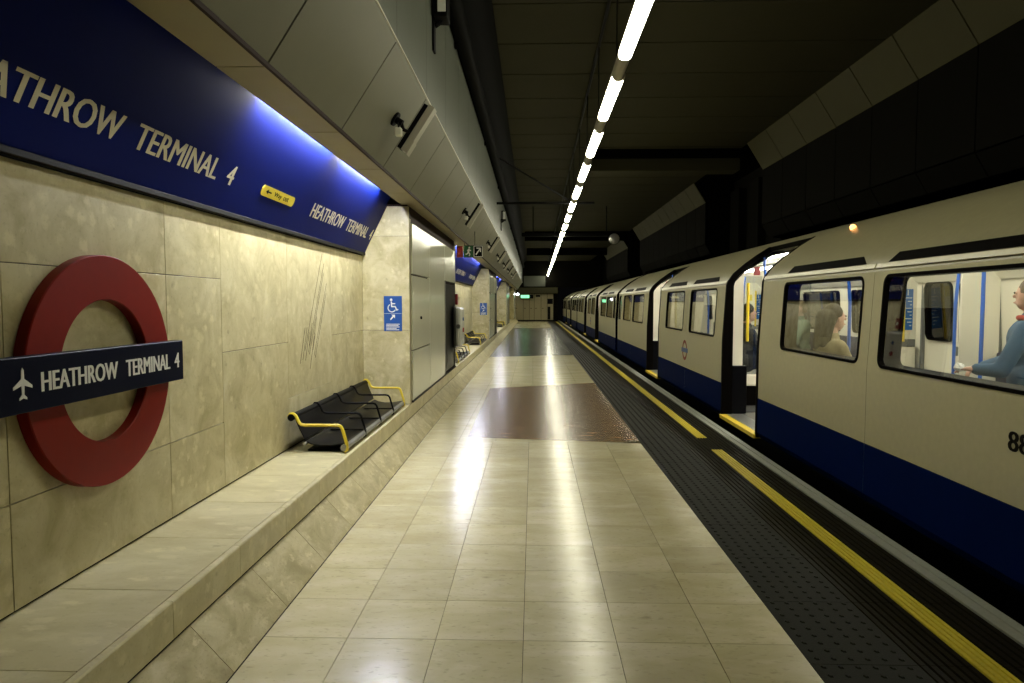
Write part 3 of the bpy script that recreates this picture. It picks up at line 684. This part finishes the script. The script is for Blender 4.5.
me_d = MB().prism([(x, z - 3.7) for x, z in prof], -.745, .745).mesh('diffuser', 'lamp_glow', True)
me_e = MB().prism([(x * 1.06, z - 3.702) for x, z in prof], -.012, .012).mesh('end_cap', 'lamp_body')
me_m = MB().prism([(x * .97, z - 3.699) for x, z in prof], -.26, .26).mesh('joining_piece', 'lamp_body')
while yy < 55:
    c = yy + .745
    t = thing('strip_lamp', (lx(c), c, 3.7), 'glowing white strip lamp in the row hung over the platform', 'lamp', 'strip lamps over the platform')
    inst(me_d, 'diffuser', (lx(c), c, 3.7), t); inst(me_e, 'end_cap', (lx(c), c - .758, 3.7), t); inst(me_e, 'end_cap', (lx(c), c + .758, 3.7), t); inst(me_m, 'joining_piece', (lx(c), c + 1.042, 3.7), t)
    yy += LP; i += 1

# ------------------------------------------------------------------ overhead steelwork
t = thing('brace_frame', (-.8, 16.4, 3.7), 'black cross bar and diagonal brace steadying the lamp row', 'bracket')
MB().tube([(XV, 16.4, 3.87), (1.45, 16.4, 3.87)], .03, 8).build('cross_bar', 'black_metal', t)
MB().tube([(XV, 15.2, 4.75), (.9, 16.4, 3.90)], .022, 8).build('diagonal_brace', 'black_metal', t)
t = thing('ceiling_duct', (3, 16, 4.46), 'wide dark duct crossing the ceiling above the train', 'duct')
MB().box(1.25, 4.62, 15.6, 16.1, 4.46, 4.74, .02).build('duct_box', 'ceiling_panel', t)
MB().box(1.2, 4.62, 15.5, 16.2, 4.74, 4.924, .01).build('duct_flange', 'ceiling_gap', t)
t = thing('cross_beam', (1, 24.5, 3.8), 'grey cross beam carrying a round mirror beyond the brace', 'beam')
MB().box(-.4, 2.75, 24.4, 24.6, 3.86, 3.98, .01).build('beam', 'cove_dark', t)
for x in (.0, 2.6): MB().tube([(x, 24.5, 3.98), (x, 24.5, 4.93)], .02, 8).build('hanger_rod', 'black_metal', t)
t = thing('round_mirror', (2.85, 24.3, 3.6), 'round silver mirror hung from the end of the grey cross beam', 'mirror')
MB().tube([(2.86, 24.42, 3.76), (2.86, 24.36, 3.76)], .20, 24).build('rim', 'black_metal', t)
m = MB(); m.ball((2.86, 24.36, 3.76), .185, 20, 10, (1, .28, 1)); m.build('mirror_face', 'steel', t, True)
MB().tube([(2.86, 24.45, 3.76), (2.74, 24.5, 3.92)], .02, 8).build('bracket', 'black_metal', t)
for yy in (33, 43):
    t = thing('ceiling_beam', (2, yy, 4.4), 'dark beam crossing the far ceiling', 'beam', 'beams across the far ceiling')
    MB().box(-.4, 4.62, yy, yy + .35, 4.5, 4.924, .01).build('beam', 'ceiling_gap', t)

# ------------------------------------------------------------------ train
CX = 3.80; YC = 11.2; HL = 8.85
OUT = [(2.475, .455), (2.475, 1.0), (2.515, 1.73), (2.535, 1.785), (2.60, 1.88), (2.75, 2.01), (2.90, 2.12), (3.06, 2.22), (3.30, 2.325), (3.55, 2.375), (CX, 2.385)]
mir = lambda p: [(2 * CX - x, z) for x, z in p][::-1]
def fx(z): return 2.475 if z < 1.0 else 2.475 + .04 * (z - 1.0) / .73
def loop(hy0, hy1, hz0, hz1, r, n=5):
    pts = []
    for cy, cz, a0 in ((hy1 - r, hz1 - r, 0), (hy0 + r, hz1 - r, 90), (hy0 + r, hz0 + r, 180), (hy1 - r, hz0 + r, 270)):
        pts.append([(cy + r * math.cos(R(a0 + 90 * k / n)), cz + r * math.sin(R(a0 + 90 * k / n))) for k in range(n + 1)])
    return pts
def holed(m, ya, yb, za, zb_, H, X, r=.07):
    """panel ya..yb, za..zb_ with one rounded hole; X(z) gives x"""
    L4 = loop(*H, r); C = [(yb, zb_), (ya, zb_), (ya, za), (yb, za)]; P = lambda q: (X(q[1]), q[0], q[1])
    for k in range(4):
        arc = L4[k]
        for a, b_ in zip(arc, arc[1:]): m.add([P(C[k]), P(a), P(b_)], [(0, 1, 2)])
        m.add([P(C[k]), P(arc[-1]), P(L4[(k + 1) % 4][0]), P(C[(k + 1) % 4])], [(0, 1, 2, 3)])
def ring(m, H, X, r, wdt, dep, proud=.006):
    o = [q for a in loop(*H, r) for q in a]; i_ = [q for a in loop(H[0] + wdt, H[1] - wdt, H[2] + wdt, H[3] - wdt, max(.01, r - wdt)) for q in a]; n = len(o); sg = 1 if dep > 0 else -1
    vs = [(X(z) - sg * proud, y, z) for y, z in o] + [(X(z) - sg * proud, y, z) for y, z in i_] + [(X(z) + dep, y, z) for y, z in i_] + [(X(z) + dep, y, z) for y, z in o]
    m.add(vs, [(g_ * n + k, g_ * n + (k + 1) % n, ((g_ + 1) % 4) * n + (k + 1) % n, ((g_ + 1) % 4) * n + k) for g_ in range(4) for k in range(n)])
def pane_mesh(m, H, X, r, off): pts = [q for a in loop(*H, r) for q in a]; m.add([(X(z) + off, y, z) for y, z in pts], [tuple(range(len(pts)))])
def make_train():
    t = thing('train_car', (CX, YC, -1.0), 'cream and blue train car with open doors, numbered 88', 'train', 'cars of the standing train')
    ya, yb = YC - HL, YC + HL
    D = [(YC - 3.65, YC - 2.2), (YC + 2.3, YC + 3.7)]                  # double doors, open on the platform side
    E = [(ya + .12, ya + .80), (yb - .80, yb - .12)]                   # end doors, closed
    WN = [(YC - 7.9, YC - 6.22), (YC - 5.93, YC - 4.28), (YC - 1.80, YC - .25), (YC + .18, YC + 1.66), (YC + 4.3, YC + 5.95), (YC + 6.25, YC + 7.7)]
    HZ = (1.035, 1.705)
    cuts = [ya, E[0][1] + .02, (WN[0][1] + WN[1][0]) / 2, D[0][0], D[0][1], (WN[2][1] + WN[3][0]) / 2, D[1][0], D[1][1], (WN[4][1] + WN[5][0]) / 2, E[1][0] - .02, yb]
    segs = list(zip(cuts, cuts[1:]))
    # near side
    for k, (a, b_) in enumerate(segs):
        if k in (3, 6): continue
        G = .002
        m = MB(); m.add([(2.475, a + G, .455), (2.475, b_ - G, .455), (2.475, b_ - G, 1.0), (2.475, a + G, 1.0)], [(0, 1, 2, 3)])
        w = next((q for q in WN if q[0] > a and q[1] < b_), None)
        if w: holed(m, a + G, b_ - G, 1.0, 1.73, (w[0], w[1]) + HZ, fx)
        else: holed(m, a + G, b_ - G, 1.0, 1.73, ((a + b_) / 2 - .24, (a + b_) / 2 + .24) + HZ, fx)
        H = ((w[0], w[1]) if w else ((a + b_) / 2 - .24, (a + b_) / 2 + .24)) + HZ
        sp = m.build('side_panel', 'train_cream', t)
        m = MB(); m.prism([(2.50, .02), (2.485, .05), (2.472, .08), (2.472, .452), (2.50, .454)], a + G, b_ - G, False, False)
        m.add([(2.50, a, .02), (2.60, a, .02), (2.60, a, .452), (2.472, a, .452), (2.472, a, .08)], [(0, 1, 2, 3, 4)]).add([(2.50, b_, .02), (2.60, b_, .02), (2.60, b_, .452), (2.472, b_, .452), (2.472, b_, .08)], [(0, 1, 2, 3, 4)]); m.build('blue_skirt', 'train_blue', t)
        m = MB(); ring(m, H, fx, .075, .022, .15 if (w and abs(w[0] - YC) > 3) else .075); fr = m.build('window_frame', 'rubber', t, True)
        m = MB(); pane_mesh(m, (H[0] + .02, H[1] - .02, H[2] + .02, H[3] - .02), fx, .06, .012); m.build('window_pane', 'window_glass', fr)
        m = MB(); X2 = lambda z: fx(z) + .076
        m.add([(2.551, a, .05), (2.551, b_, .05), (2.551, b_, 1.0), (2.551, a, 1.0)], [(0, 1, 2, 3)]); holed(m, a, b_, 1.0, 1.73, H, X2); m.build('inner_lining', 'interior_cream', t)
        if w:   # vent slot over the window
            m = MB(); y0_, y1_ = w[0] + .08, w[1] - .10
            q = lambda y, z: (2.535 + (z - 1.785) / .095 * .065 - .006, y, z)
            m.add([q(y0_ + .10, 1.862), q(y0_ - .04, 1.795), q(y1_ + .10, 1.795), q(y1_ + .04, 1.862)], [(0, 1, 2, 3)])
            m.add([(p[0] + .02, p[1], p[2]) for p in (q(y0_ + .10, 1.862), q(y0_ - .04, 1.795), q(y1_ + .10, 1.795), q(y1_ + .04, 1.862))], [(0, 1, 2, 3)])
            m.add([q(y0_ + .10, 1.862), q(y0_ - .04, 1.795), q(y1_ + .10, 1.795), q(y1_ + .04, 1.862)] + [(p[0] + .02, p[1], p[2]) for p in (q(y0_ + .10, 1.862), q(y0_ - .04, 1.795), q(y1_ + .10, 1.795), q(y1_ + .04, 1.862))], [(0, 1, 5, 4), (1, 2, 6, 5), (2, 3, 7, 6), (3, 0, 4, 7)])
            m.build('vent_slot', 'rubber', t)
        # roof over this segment
        prof = OUT[2:] + mir(OUT[2:])[1:]
        m = MB(); m.prism(prof, a, b_, False, False); m.build('roof_panel', 'train_roof', t, True)
        m = MB(); m.prism([(2.511, 1.755), (2.522, 1.755), (2.538, 1.785), (2.526, 1.788)], a + .01, b_ - .01); m.build('rain_strip', 'train_cream', t)
    for y in cuts[1:-1]:
        if all(abs(y - q) > .01 for d in D for q in d): MB().prism([(2.482, .06), (2.482, 1.0), (2.521, 1.72), (2.56, 1.72), (2.548, .06)], y - .02, y + .02).build('seam_light_block', 'rubber', t)  # added backing strips that block saloon light leaking through the panel seams
    for k in (3, 6):
        a, b_ = segs[k]
        prof = OUT[7:] + mir(OUT[2:])[1:]
        m = MB(); m.prism(prof, a, b_, False, False); m.build('roof_panel', 'train_roof', t, True)
        # door surround
        for y, s in ((a, 1), (b_, -1)):
            m = MB(); P = [(2.470, .02), (2.472, 1.0)] + OUT[2:8]; Q = [(2.60, .02), (2.60, 1.0), (2.60, 1.72), (2.615, 1.77), (2.672, 1.855), (2.80, 1.965), (2.94, 2.07), (3.085, 2.165)]
            n = len(P); P = [(x - .004, z + (.003 if z > 1.5 else 0)) for x, z in P]
            vs = [(x, y, z) for x, z in P] + [(x, y, z) for x, z in Q] + [(x, y + .05 * s, z) for x, z in P] + [(x, y + .05 * s, z) for x, z in Q]
            fs = []
            for i in range(n - 1): fs += [(i, i + 1, n + i + 1, n + i), (2 * n + i, 2 * n + i + 1, 3 * n + i + 1, 3 * n + i), (i, i + 1, 2 * n + i + 1, 2 * n + i), (n + i, n + i + 1, 3 * n + i + 1, 3 * n + i)]
            m.add(vs, fs).build('door_surround', 'rubber', t)
        MB().prism([(3.05, 2.213), (3.10, 2.235), (3.115, 2.18), (3.065, 2.16)], a, b_).build('door_header', 'rubber', t)
        MB().box(2.445, 2.53, a + .03, b_ - .03, .0, .048, .004).build('door_sill', 'pole_yellow', t)
        MB().box(2.53, 2.75, a + .03, b_ - .03, .0, .05, .002).build('tread_plate', 'steel', t)
    # far side: closed doors and windows
    xf = lambda z: 2 * CX - fx(z) - .06
    for k, (a, b_) in enumerate(segs):
        m = MB(); x1 = 2 * CX - 2.475
        if k in (3, 6):
            mid = (a + b_) / 2; HH = []
            for (c, d) in ((a, mid), (mid, b_)):
                m = MB(); m.add([(x1 - .06, c + .004, .05), (x1 - .06, d - .004, .05), (x1 - .06, d - .004, 1.0), (x1 - .06, c + .004, 1.0)], [(0, 1, 2, 3)])
                H = (c + .08, d - .08, 1.0 + .03, 1.76); holed(m, c + .004, d - .004, 1.0, 1.80, H, xf, .09); dl = m.build('far_door', 'interior_cream', t)
                m = MB(); ring(m, H, xf, .09, .02, -.03); m.build('window_frame', 'rubber', dl, True)
                m = MB(); pane_mesh(m, H, xf, .09, .01); m.build('window_pane', 'dark_glass', dl)
            for y in (a, b_): MB().box(x1 - .10, x1 - .05, y - .025, y + .025, .05, 1.85, .008).build('far_door_post', 'interior_grey', t)
        else:
            H = next(((q[0], q[1]) + HZ for q in WN if q[0] > a and q[1] < b_), ((a + b_) / 2 - .24, (a + b_) / 2 + .24) + HZ)
            m.add([(x1 - .06, a, .05), (x1 - .06, b_, .05), (x1 - .06, b_, 1.0), (x1 - .06, a, 1.0)], [(0, 1, 2, 3)]); holed(m, a, b_, 1.0, 1.80, H, xf); lin = m.build('far_lining', 'interior_cream', t)
            m = MB(); ring(m, H, xf, .07, .02, -.02); fr = m.build('far_window_frame', 'rubber', t, True)
            m = MB(); pane_mesh(m, H, xf, .07, .03); m.build('window_pane', 'dark_glass', fr)
        MB().box(x1 - .004, x1, a, b_, .03, .46).build('far_skirt', 'train_blue', t)
    # saloon
    MB().box(2.55, 2 * CX - 2.55, ya + .1, yb - .1, .022, .045).build('saloon_floor', 'interior_floor', t)
    MB().box(2.62, 2 * CX - 2.62, ya + .1, yb - .1, -.9, -.06).build('underframe', 'black_metal', t)
    ce = [(2.62, 1.76), (2.75, 1.90), (2.95, 2.02), (3.10, 2.11), (3.35, 2.20), (3.6, 2.225), (CX, 2.23)]
    MB().prism(ce[3:] + mir(ce)[1:], ya + .05, yb - .05, False, False).build('saloon_ceiling', 'interior_cream', t, True)
    for k, (a, b_) in enumerate(segs):
        if k not in (3, 6): MB().prism(ce[:4], a, b_, False, False).build('advert_coving', 'interior_cream', t, True)
    for x in (3.28, 2 * CX - 3.28):
        MB().box(x - .06, x + .06, ya + .4, yb - .4, 2.125, 2.155, .005).build('light_strip', 'saloon_glow', t)
        MB().box(x - .075, x + .075, ya + .4, yb - .4, 2.157, 2.19).build('light_tray', 'white_enamel', t)
    for y in (ya, yb):
        pts = [(2.49, .05)] + OUT[1:] + mir(OUT[1:])[1:] + [(2 * CX - 2.49, .05)]
        MB().prism(pts, y if y == ya else y - .05, y + .05 if y == ya else y).build('end_bulkhead', 'rubber', t)
        MB().prism([(CX + (x - CX) * .96, .05 + (z - .05) * .96) for x, z in pts], (y + .055) if y == ya else y - .07, (y + .07) if y == ya else y - .055).build('end_lining', 'interior_cream', t)
    # draught screens with posters, poles
    for (a, b_) in D:
        for y, s in ((a, -1), (b_, 1)):
            for side in (0, 1):
                xx = (lambda x: x) if side == 0 else (lambda x: 2 * CX - x)
                def bx(x0, x1, y0, y1, z0, z1, c=.006): x0, x1 = sorted((xx(x0), xx(x1))); y0, y1 = sorted((y0, y1)); return MB().box(x0, x1, y0, y1, z0, z1, c)
                yo = y + .055 * s
                if side == 0: bx(2.605, 2.76, yo, yo + .03 * s, .05, 1.86, .004).build('draught_screen', 'interior_cream', t)
                else: bx(2.605, 3.02, yo, yo + .03 * s, .05, 1.92, .008).build('draught_screen', 'interior_cream', t)
                bx(2.76, 3.02, yo, yo + .03 * s, .41, .56, .02).build('draught_screen', 'interior_cream', t) if side == 0 else bx(2.62, 3.05, yo - .012 * s, yo - .001 * s, .93, 1.03, .005).build('perch_pad', 'interior_grey', t)
                bx(2.605, 2.80, yo - .07 * s, yo, .05, .68, .01).build('equipment_box', 'black_gloss', t) if side == 0 else None
                bx(2.76, 3.04, yo, yo + .03 * s, .15, .405, .006).build('kick_panel', 'rubber', t) if side == 0 else None
                if side == 0: bx(2.761, 3.0, yo + .01 * s, yo + .016 * s, .565, 1.85, .001).build('screen_glass', 'screen_glass', t)
                else:
                    ps = bx(2.66, 2.80, yo - .006 * s, yo - .001 * s, 1.15, 1.68, .001).build('route_poster', 'poster_blue', t)
                    for q in range(9): bx(2.675, 2.70 + .03 * ((q * 7) % 3), yo - .0075 * s, yo - .0062 * s, 1.20 + .045 * q, 1.212 + .045 * q, 0).build('poster_line', 'letter_white', ps)
                    bx(2.72, 2.735, yo - .0075 * s, yo - .0062 * s, 1.60, 1.67, 0).build('poster_line', 'letter_white', ps)
                    bx(2.86, 2.92, yo - .006 * s, yo - .001 * s, 1.55, 1.68, .001).build('notice', 'sticker_yellow', t)
                MB().tube([(xx(2.80), yo - .05 * s, 1.0), (xx(2.80), yo - .05 * s, 1.76)], .019, 10).build('grab_rail', 'pole_yellow', t, True)
                px_ = 3.42 if (side == 0 and s < 0) else 3.06
                MB().tube([(xx(px_), yo, .05), (xx(px_), yo, 1.5), (xx(px_ - .03), yo, 1.9), (xx(px_ - .05), yo, 2.12)], .017, 10).build('pole', 'pole_blue', t, True)
        MB().tube([(2 * CX - 3.06, a - .5, .05), (2 * CX - 3.06, a - .5, 2.18)], .019, 10).build('pole', 'pole_blue', t, True)
        MB().tube([(3.3, b_ - .2, 1.75), (3.3, b_ - .2, 2.16)], .015, 8).build('strap_hanger', 'pole_blue', t, True)
        MB().ball((3.3, b_ - .2, 1.72), .04, 12, 8).build('strap_knob', 'black_gloss', t, True)
        MB().box(2.88, 2.96, b_ + .03, b_ + .05, 1.86, 1.97, .004).build('alarm_handle', 'red_plastic', t)
        MB().box(2 * CX - 2.56, 2 * CX - 2.55, a + .25, a + .55, 1.60, 1.72, .001).build('warning_notice', 'red_plastic', t)
    # seats
    for a, b_ in ((ya + 1.1, D[0][0] - .1), (D[0][1] + .1, D[1][0] - .1), (D[1][1] + .1, yb - 1.1)):
        for side in (0, 1):
            xx = (lambda x: x) if side == 0 else (lambda x: 2 * CX - x)
            n = max(1, round((b_ - a) / .62)); st = (b_ - a) / n
            for i in range(n):
                m = MB(); x0, x1 = sorted((xx(2.58), xx(3.06))); m.box(x0, x1, a + i * st + .01, a + (i + 1) * st - .01, .40, .50, .03); m.build('seat_cushion', 'seat_fabric', t, True)
                m = MB(); x0, x1 = sorted((xx(2.57), xx(2.66))); m.box(x0, x1, a + i * st + .01, a + (i + 1) * st - .01, .50, .98, .03); m.build('seat_back', 'seat_fabric', t, True)
            x0, x1 = sorted((xx(2.60), xx(3.0))); MB().box(x0, x1, a, b_, .05, .40, .01).build('seat_plinth', 'interior_grey', t)
    # badge and number
    bd = MB(); n = 40; vs = []
    for rr, xx_ in ((.165, 2.4745), (.165, 2.472), (.118, 2.472), (.118, 2.4745)):
        for k in range(n): q = 2 * math.pi * k / n; vs.append((xx_, YC + rr * math.cos(q), .735 + rr * math.sin(q)))
    bd.add(vs, [(i * n + k, i * n + (k + 1) % n, ((i + 1) % 4) * n + (k + 1) % n, ((i + 1) % 4) * n + k) for i in range(4) for k in range(n)]); bd.build('ring_badge', 'ring_red', t)
    MB().box(2.468, 2.4745, YC - .21, YC + .21, .70, .77).build('badge_bar', 'access_blue', t)
    text('car_number', '88', 'black_metal', t, (2.4745, 3.60, .735), (0, -1, 0), (0, 0, 1), .165, .105, .002, .006)
    MB().ball((3.03, 6.62, 2.215), .03, 12, 8).build('door_indicator', 'orange_glow', t, True)
    return t
car = make_train()
for i, dy in enumerate((18.25, 36.5)):
    c = copy_tree(car); c.location.y += dy
    c['label'] = ['second cream and blue train car, beyond the gap past the car numbered 88', 'farthest cream and blue train car, by the end of the platform'][i]
    for ch in list(c.children):
        if ch.name.startswith('car_number') or ch.name.startswith('door_indicator'): bpy.data.objects.remove(ch)
m = thing('coupling', (CX, 20.33, -.6), 'dark coupling gear between the first and second cars', 'coupling')
MB().box(3.5, 4.1, 20.052, 20.598, -.6, -.25, .03).build('drawbar', 'black_metal', m)
MB().box(3.35, 4.25, 20.2, 20.45, -.7, -.2, .03).build('coupler_head', 'grey_metal', m)

# ------------------------------------------------------------------ passengers
def blob(name, mat, parent, caps, balls=(), vox=.012, sm=4):
    m = MB()
    for a, b_, ra, rb in caps: m.capsule(a, b_, ra, rb)
    for c, r, sc in balls: m.ball(c, r, 14, 10, sc)
    o = m.build(name, mat, parent, True)
    md = o.modifiers.new('remesh', 'REMESH'); md.mode = 'VOXEL'; md.voxel_size = vox; md.use_smooth_shade = True
    ms = o.modifiers.new('smooth', 'SMOOTH'); ms.factor = .5; ms.iterations = sm
    return o
def person(loc, yaw, label, top, trouser, hair, hand_l=None, hand_r=None, seat=.52, long_hair=False, standing=False, collar=None, item=False, sc=1.0):
    """faces local +y turned by yaw; loc = floor point under the hips"""
    t = thing('person', loc, label, 'person')
    M = Matrix.Rotation(yaw, 4, 'Z'); O = Vector(loc)
    P = lambda x, y, z: O + M @ Vector((x * sc, y * sc, z * sc))
    hz = .92 if standing else seat + .10
    hip, chest, neck = hz, hz + .38, hz + .53
    hc = P(0, .035, hz + .70); caps = []; balls = []
    lean = .0
    caps += [(P(-.09, 0, hip), P(.09, 0, hip), .115, .115), (P(0, 0, hip), P(0, 0, chest - .05), .135, .145), (P(-.11, 0, chest), P(.11, 0, chest), .105, .105), (P(0, 0, chest), P(0, .01, neck + .08), .075, .052)]
    head = [(P(0, .035, hz + .715), .098 * sc, (.84, .98, 1.16)), (P(0, .062, hz + .655), .070 * sc, (.82, .95, 1.0)), (P(0, .137, hz + .70), .013 * sc, (.8, 1.0, 1.4)), (P(.083, .03, hz + .70), .026 * sc, (.5, .9, 1.3)), (P(-.083, .03, hz + .70), .026 * sc, (.5, .9, 1.3)), (P(0, .122, hz + .648), .018 * sc, (1.4, .6, .5)), (P(.033, .112, hz + .728), .014 * sc, (1.3, .7, .7)), (P(-.033, .112, hz + .728), .014 * sc, (1.3, .7, .7))]
    jac = [(P(-.09, 0, hip + .02), P(.09, 0, hip + .02), .135, .135), (P(0, 0, hip), P(0, 0, chest - .02), .15, .165), (P(-.13, 0, chest + .01), P(.13, 0, chest + .01), .115, .115), (P(0, 0, chest + .04), P(0, .005, neck - .01), .10, .075)]
    trs = [(P(-.09, 0, hip), P(.09, 0, hip), .125, .125)]
    for s, hand in ((-1, hand_l), (1, hand_r)):
        sh = P(.19 * s, 0, chest + .06)
        ha = hand if hand is not None else P(.12 * s, .36, hip + .07)
        ha = Vector(ha); d = ha - sh; l = min(d.length, .56 * sc); mid = sh + d * .5; drop = math.sqrt(max(0, (.29 * sc) ** 2 - (d.length / 2) ** 2))
        el = mid + Vector((0, 0, -1)) * drop + (M @ Vector((.25 * s, -.15, 0))) * drop
        caps += [(sh, el, .048, .042), (el, ha, .042, .028)]; jac += [(sh, el, .068, .058), (el, el.lerp(ha, .88), .058, .045)]
        fd = (ha - el).normalized(); sd_ = fd.cross(Vector((0, 0, 1))).normalized(); dn = sd_.cross(fd)
        pc = ha + fd * .045
        for j in (-1, 0, 1): caps.append((ha + sd_ * .014 * j, pc + sd_ * .022 * j, .020, .016))
        for j, ln in zip((-1.5, -.5, .5, 1.5), (.055, .068, .064, .048)):
            k1 = pc + sd_ * .0165 * j + fd * .022; k2 = k1 + fd * ln * .55 - dn * .012; caps += [(pc + sd_ * .0165 * j, k1, .0092, .0088), (k1, k2, .0088, .0082), (k2, k2 + fd * ln * .3 - dn * .026, .0082, .0074)]
        th = ha + fd * .015 - sd_ * .022 * s; caps += [(th, th + fd * .03 - sd_ * .024 * s - dn * .01, .011, .0095), (th + fd * .03 - sd_ * .024 * s - dn * .01, th + fd * .058 - sd_ * .026 * s - dn * .018, .0095, .008)]
        if standing: kn, an = P(.095 * s, .02, .50), P(.10 * s, -.01, .09)
        else: kn, an = P(.12 * s, .42, hip - .02), P(.12 * s, .44, .09)
        caps += [(P(.09 * s, 0, hip), kn, .085, .058), (kn, an, .055, .038), (an, an + (M @ Vector((0, .16, -.045))), .04, .032)]
        trs += [(P(.09 * s, 0, hip), kn, .10, .072), (kn, an + Vector((0, 0, .02)), .070, .055)]
    blob('body', 'skin', t, caps, head, .0085, 2)
    blob('jacket', top, t, jac, (), .012, 5)
    blob('trousers', trouser, t, trs, (), .014, 4)
    sh_ = MB()
    for s in (-1, 1):
        an = P((.10 if standing else .12) * s, -.01 if standing else .44, .05); sh_.capsule(an, an + (M @ Vector((0, .17, -.012))), .050, .038)
    for s in (-1,): pass
    shoe = sh_.build('shoes', 'black_metal', t, True)
    hb = [(P(0, .012, hz + .738), .108 * sc, (.88, .98, 1.08)), (P(0, -.03, hz + .70), .098 * sc, (.90, .85, 1.15))]
    hcaps = []
    if long_hair:
        hcaps += [(P(-.05, -.05, hz + .72), P(-.07, -.09, hz + .46), .075, .05), (P(.05, -.05, hz + .72), P(.07, -.09, hz + .46), .075, .05), (P(0, -.07, hz + .72), P(0, -.12, hz + .44), .08, .055)]
    ho = blob('hair', hair, t, hcaps, hb, .0085, 3)
    for s in (-1, 1):
        e = MB().ball(P(.033 * s, .122, hz + .728), .0095 * sc, 10, 8); eo = e.build('eye', 'hair_dark', t, True)
    if collar:
        blob('collar', collar, t, [(P(.085 * math.cos(k * .7), .02 + .075 * math.sin(k * .7), neck - .005), P(.085 * math.cos(k * .7 + .7), .02 + .075 * math.sin(k * .7 + .7), neck - .005), .022, .022) for k in range(9)], (), .009, 2)
    return t
# hair is kept off the face by its offset; placed by the seats they use
person((2.92, 6.78, .045), R(-90), 'person with long dark hair in a tan jumper seated with back to the window', 'jumper_tan', 'trousers_dark', 'hair_dark', long_hair=True, seat=.50)
person((4.72, 12.2, .045), R(95), 'person in a green top seated across the aisle, facing the platform', 'shirt_green', 'trousers_dark', 'hair_brown', seat=.56)
person((3.08, 9.95, .045), R(-90), 'person in a black coat seated behind the draught screen by the open door', 'coat_black', 'trousers_dark', 'hair_dark', seat=.50)
w1 = person((3.75, 5.24, .045), R(42), 'person in a blue jacket with an orange-red collar holding a white tissue', 'jacket_blue', 'trousers_dark', 'hair_brown', standing=True, hand_l=(3.34, 5.26, 1.0), hand_r=(3.48, 5.40, 1.0), collar='collar_red', sc=.93)
t = thing('tissue', (3.27, 5.30, .98), 'crumpled white paper tissue in the hand of the blue-jacketed person', 'tissue')
m = MB(); m.ball((3.27, 5.32, 1.01), .035, 9, 6, (1, 1.2, .9))
m.v = [(x + random.uniform(-.007, .007), y + random.uniform(-.007, .007), z + random.uniform(-.007, .007)) for x, y, z in m.v]
m.build('paper', 'paper_white', t)
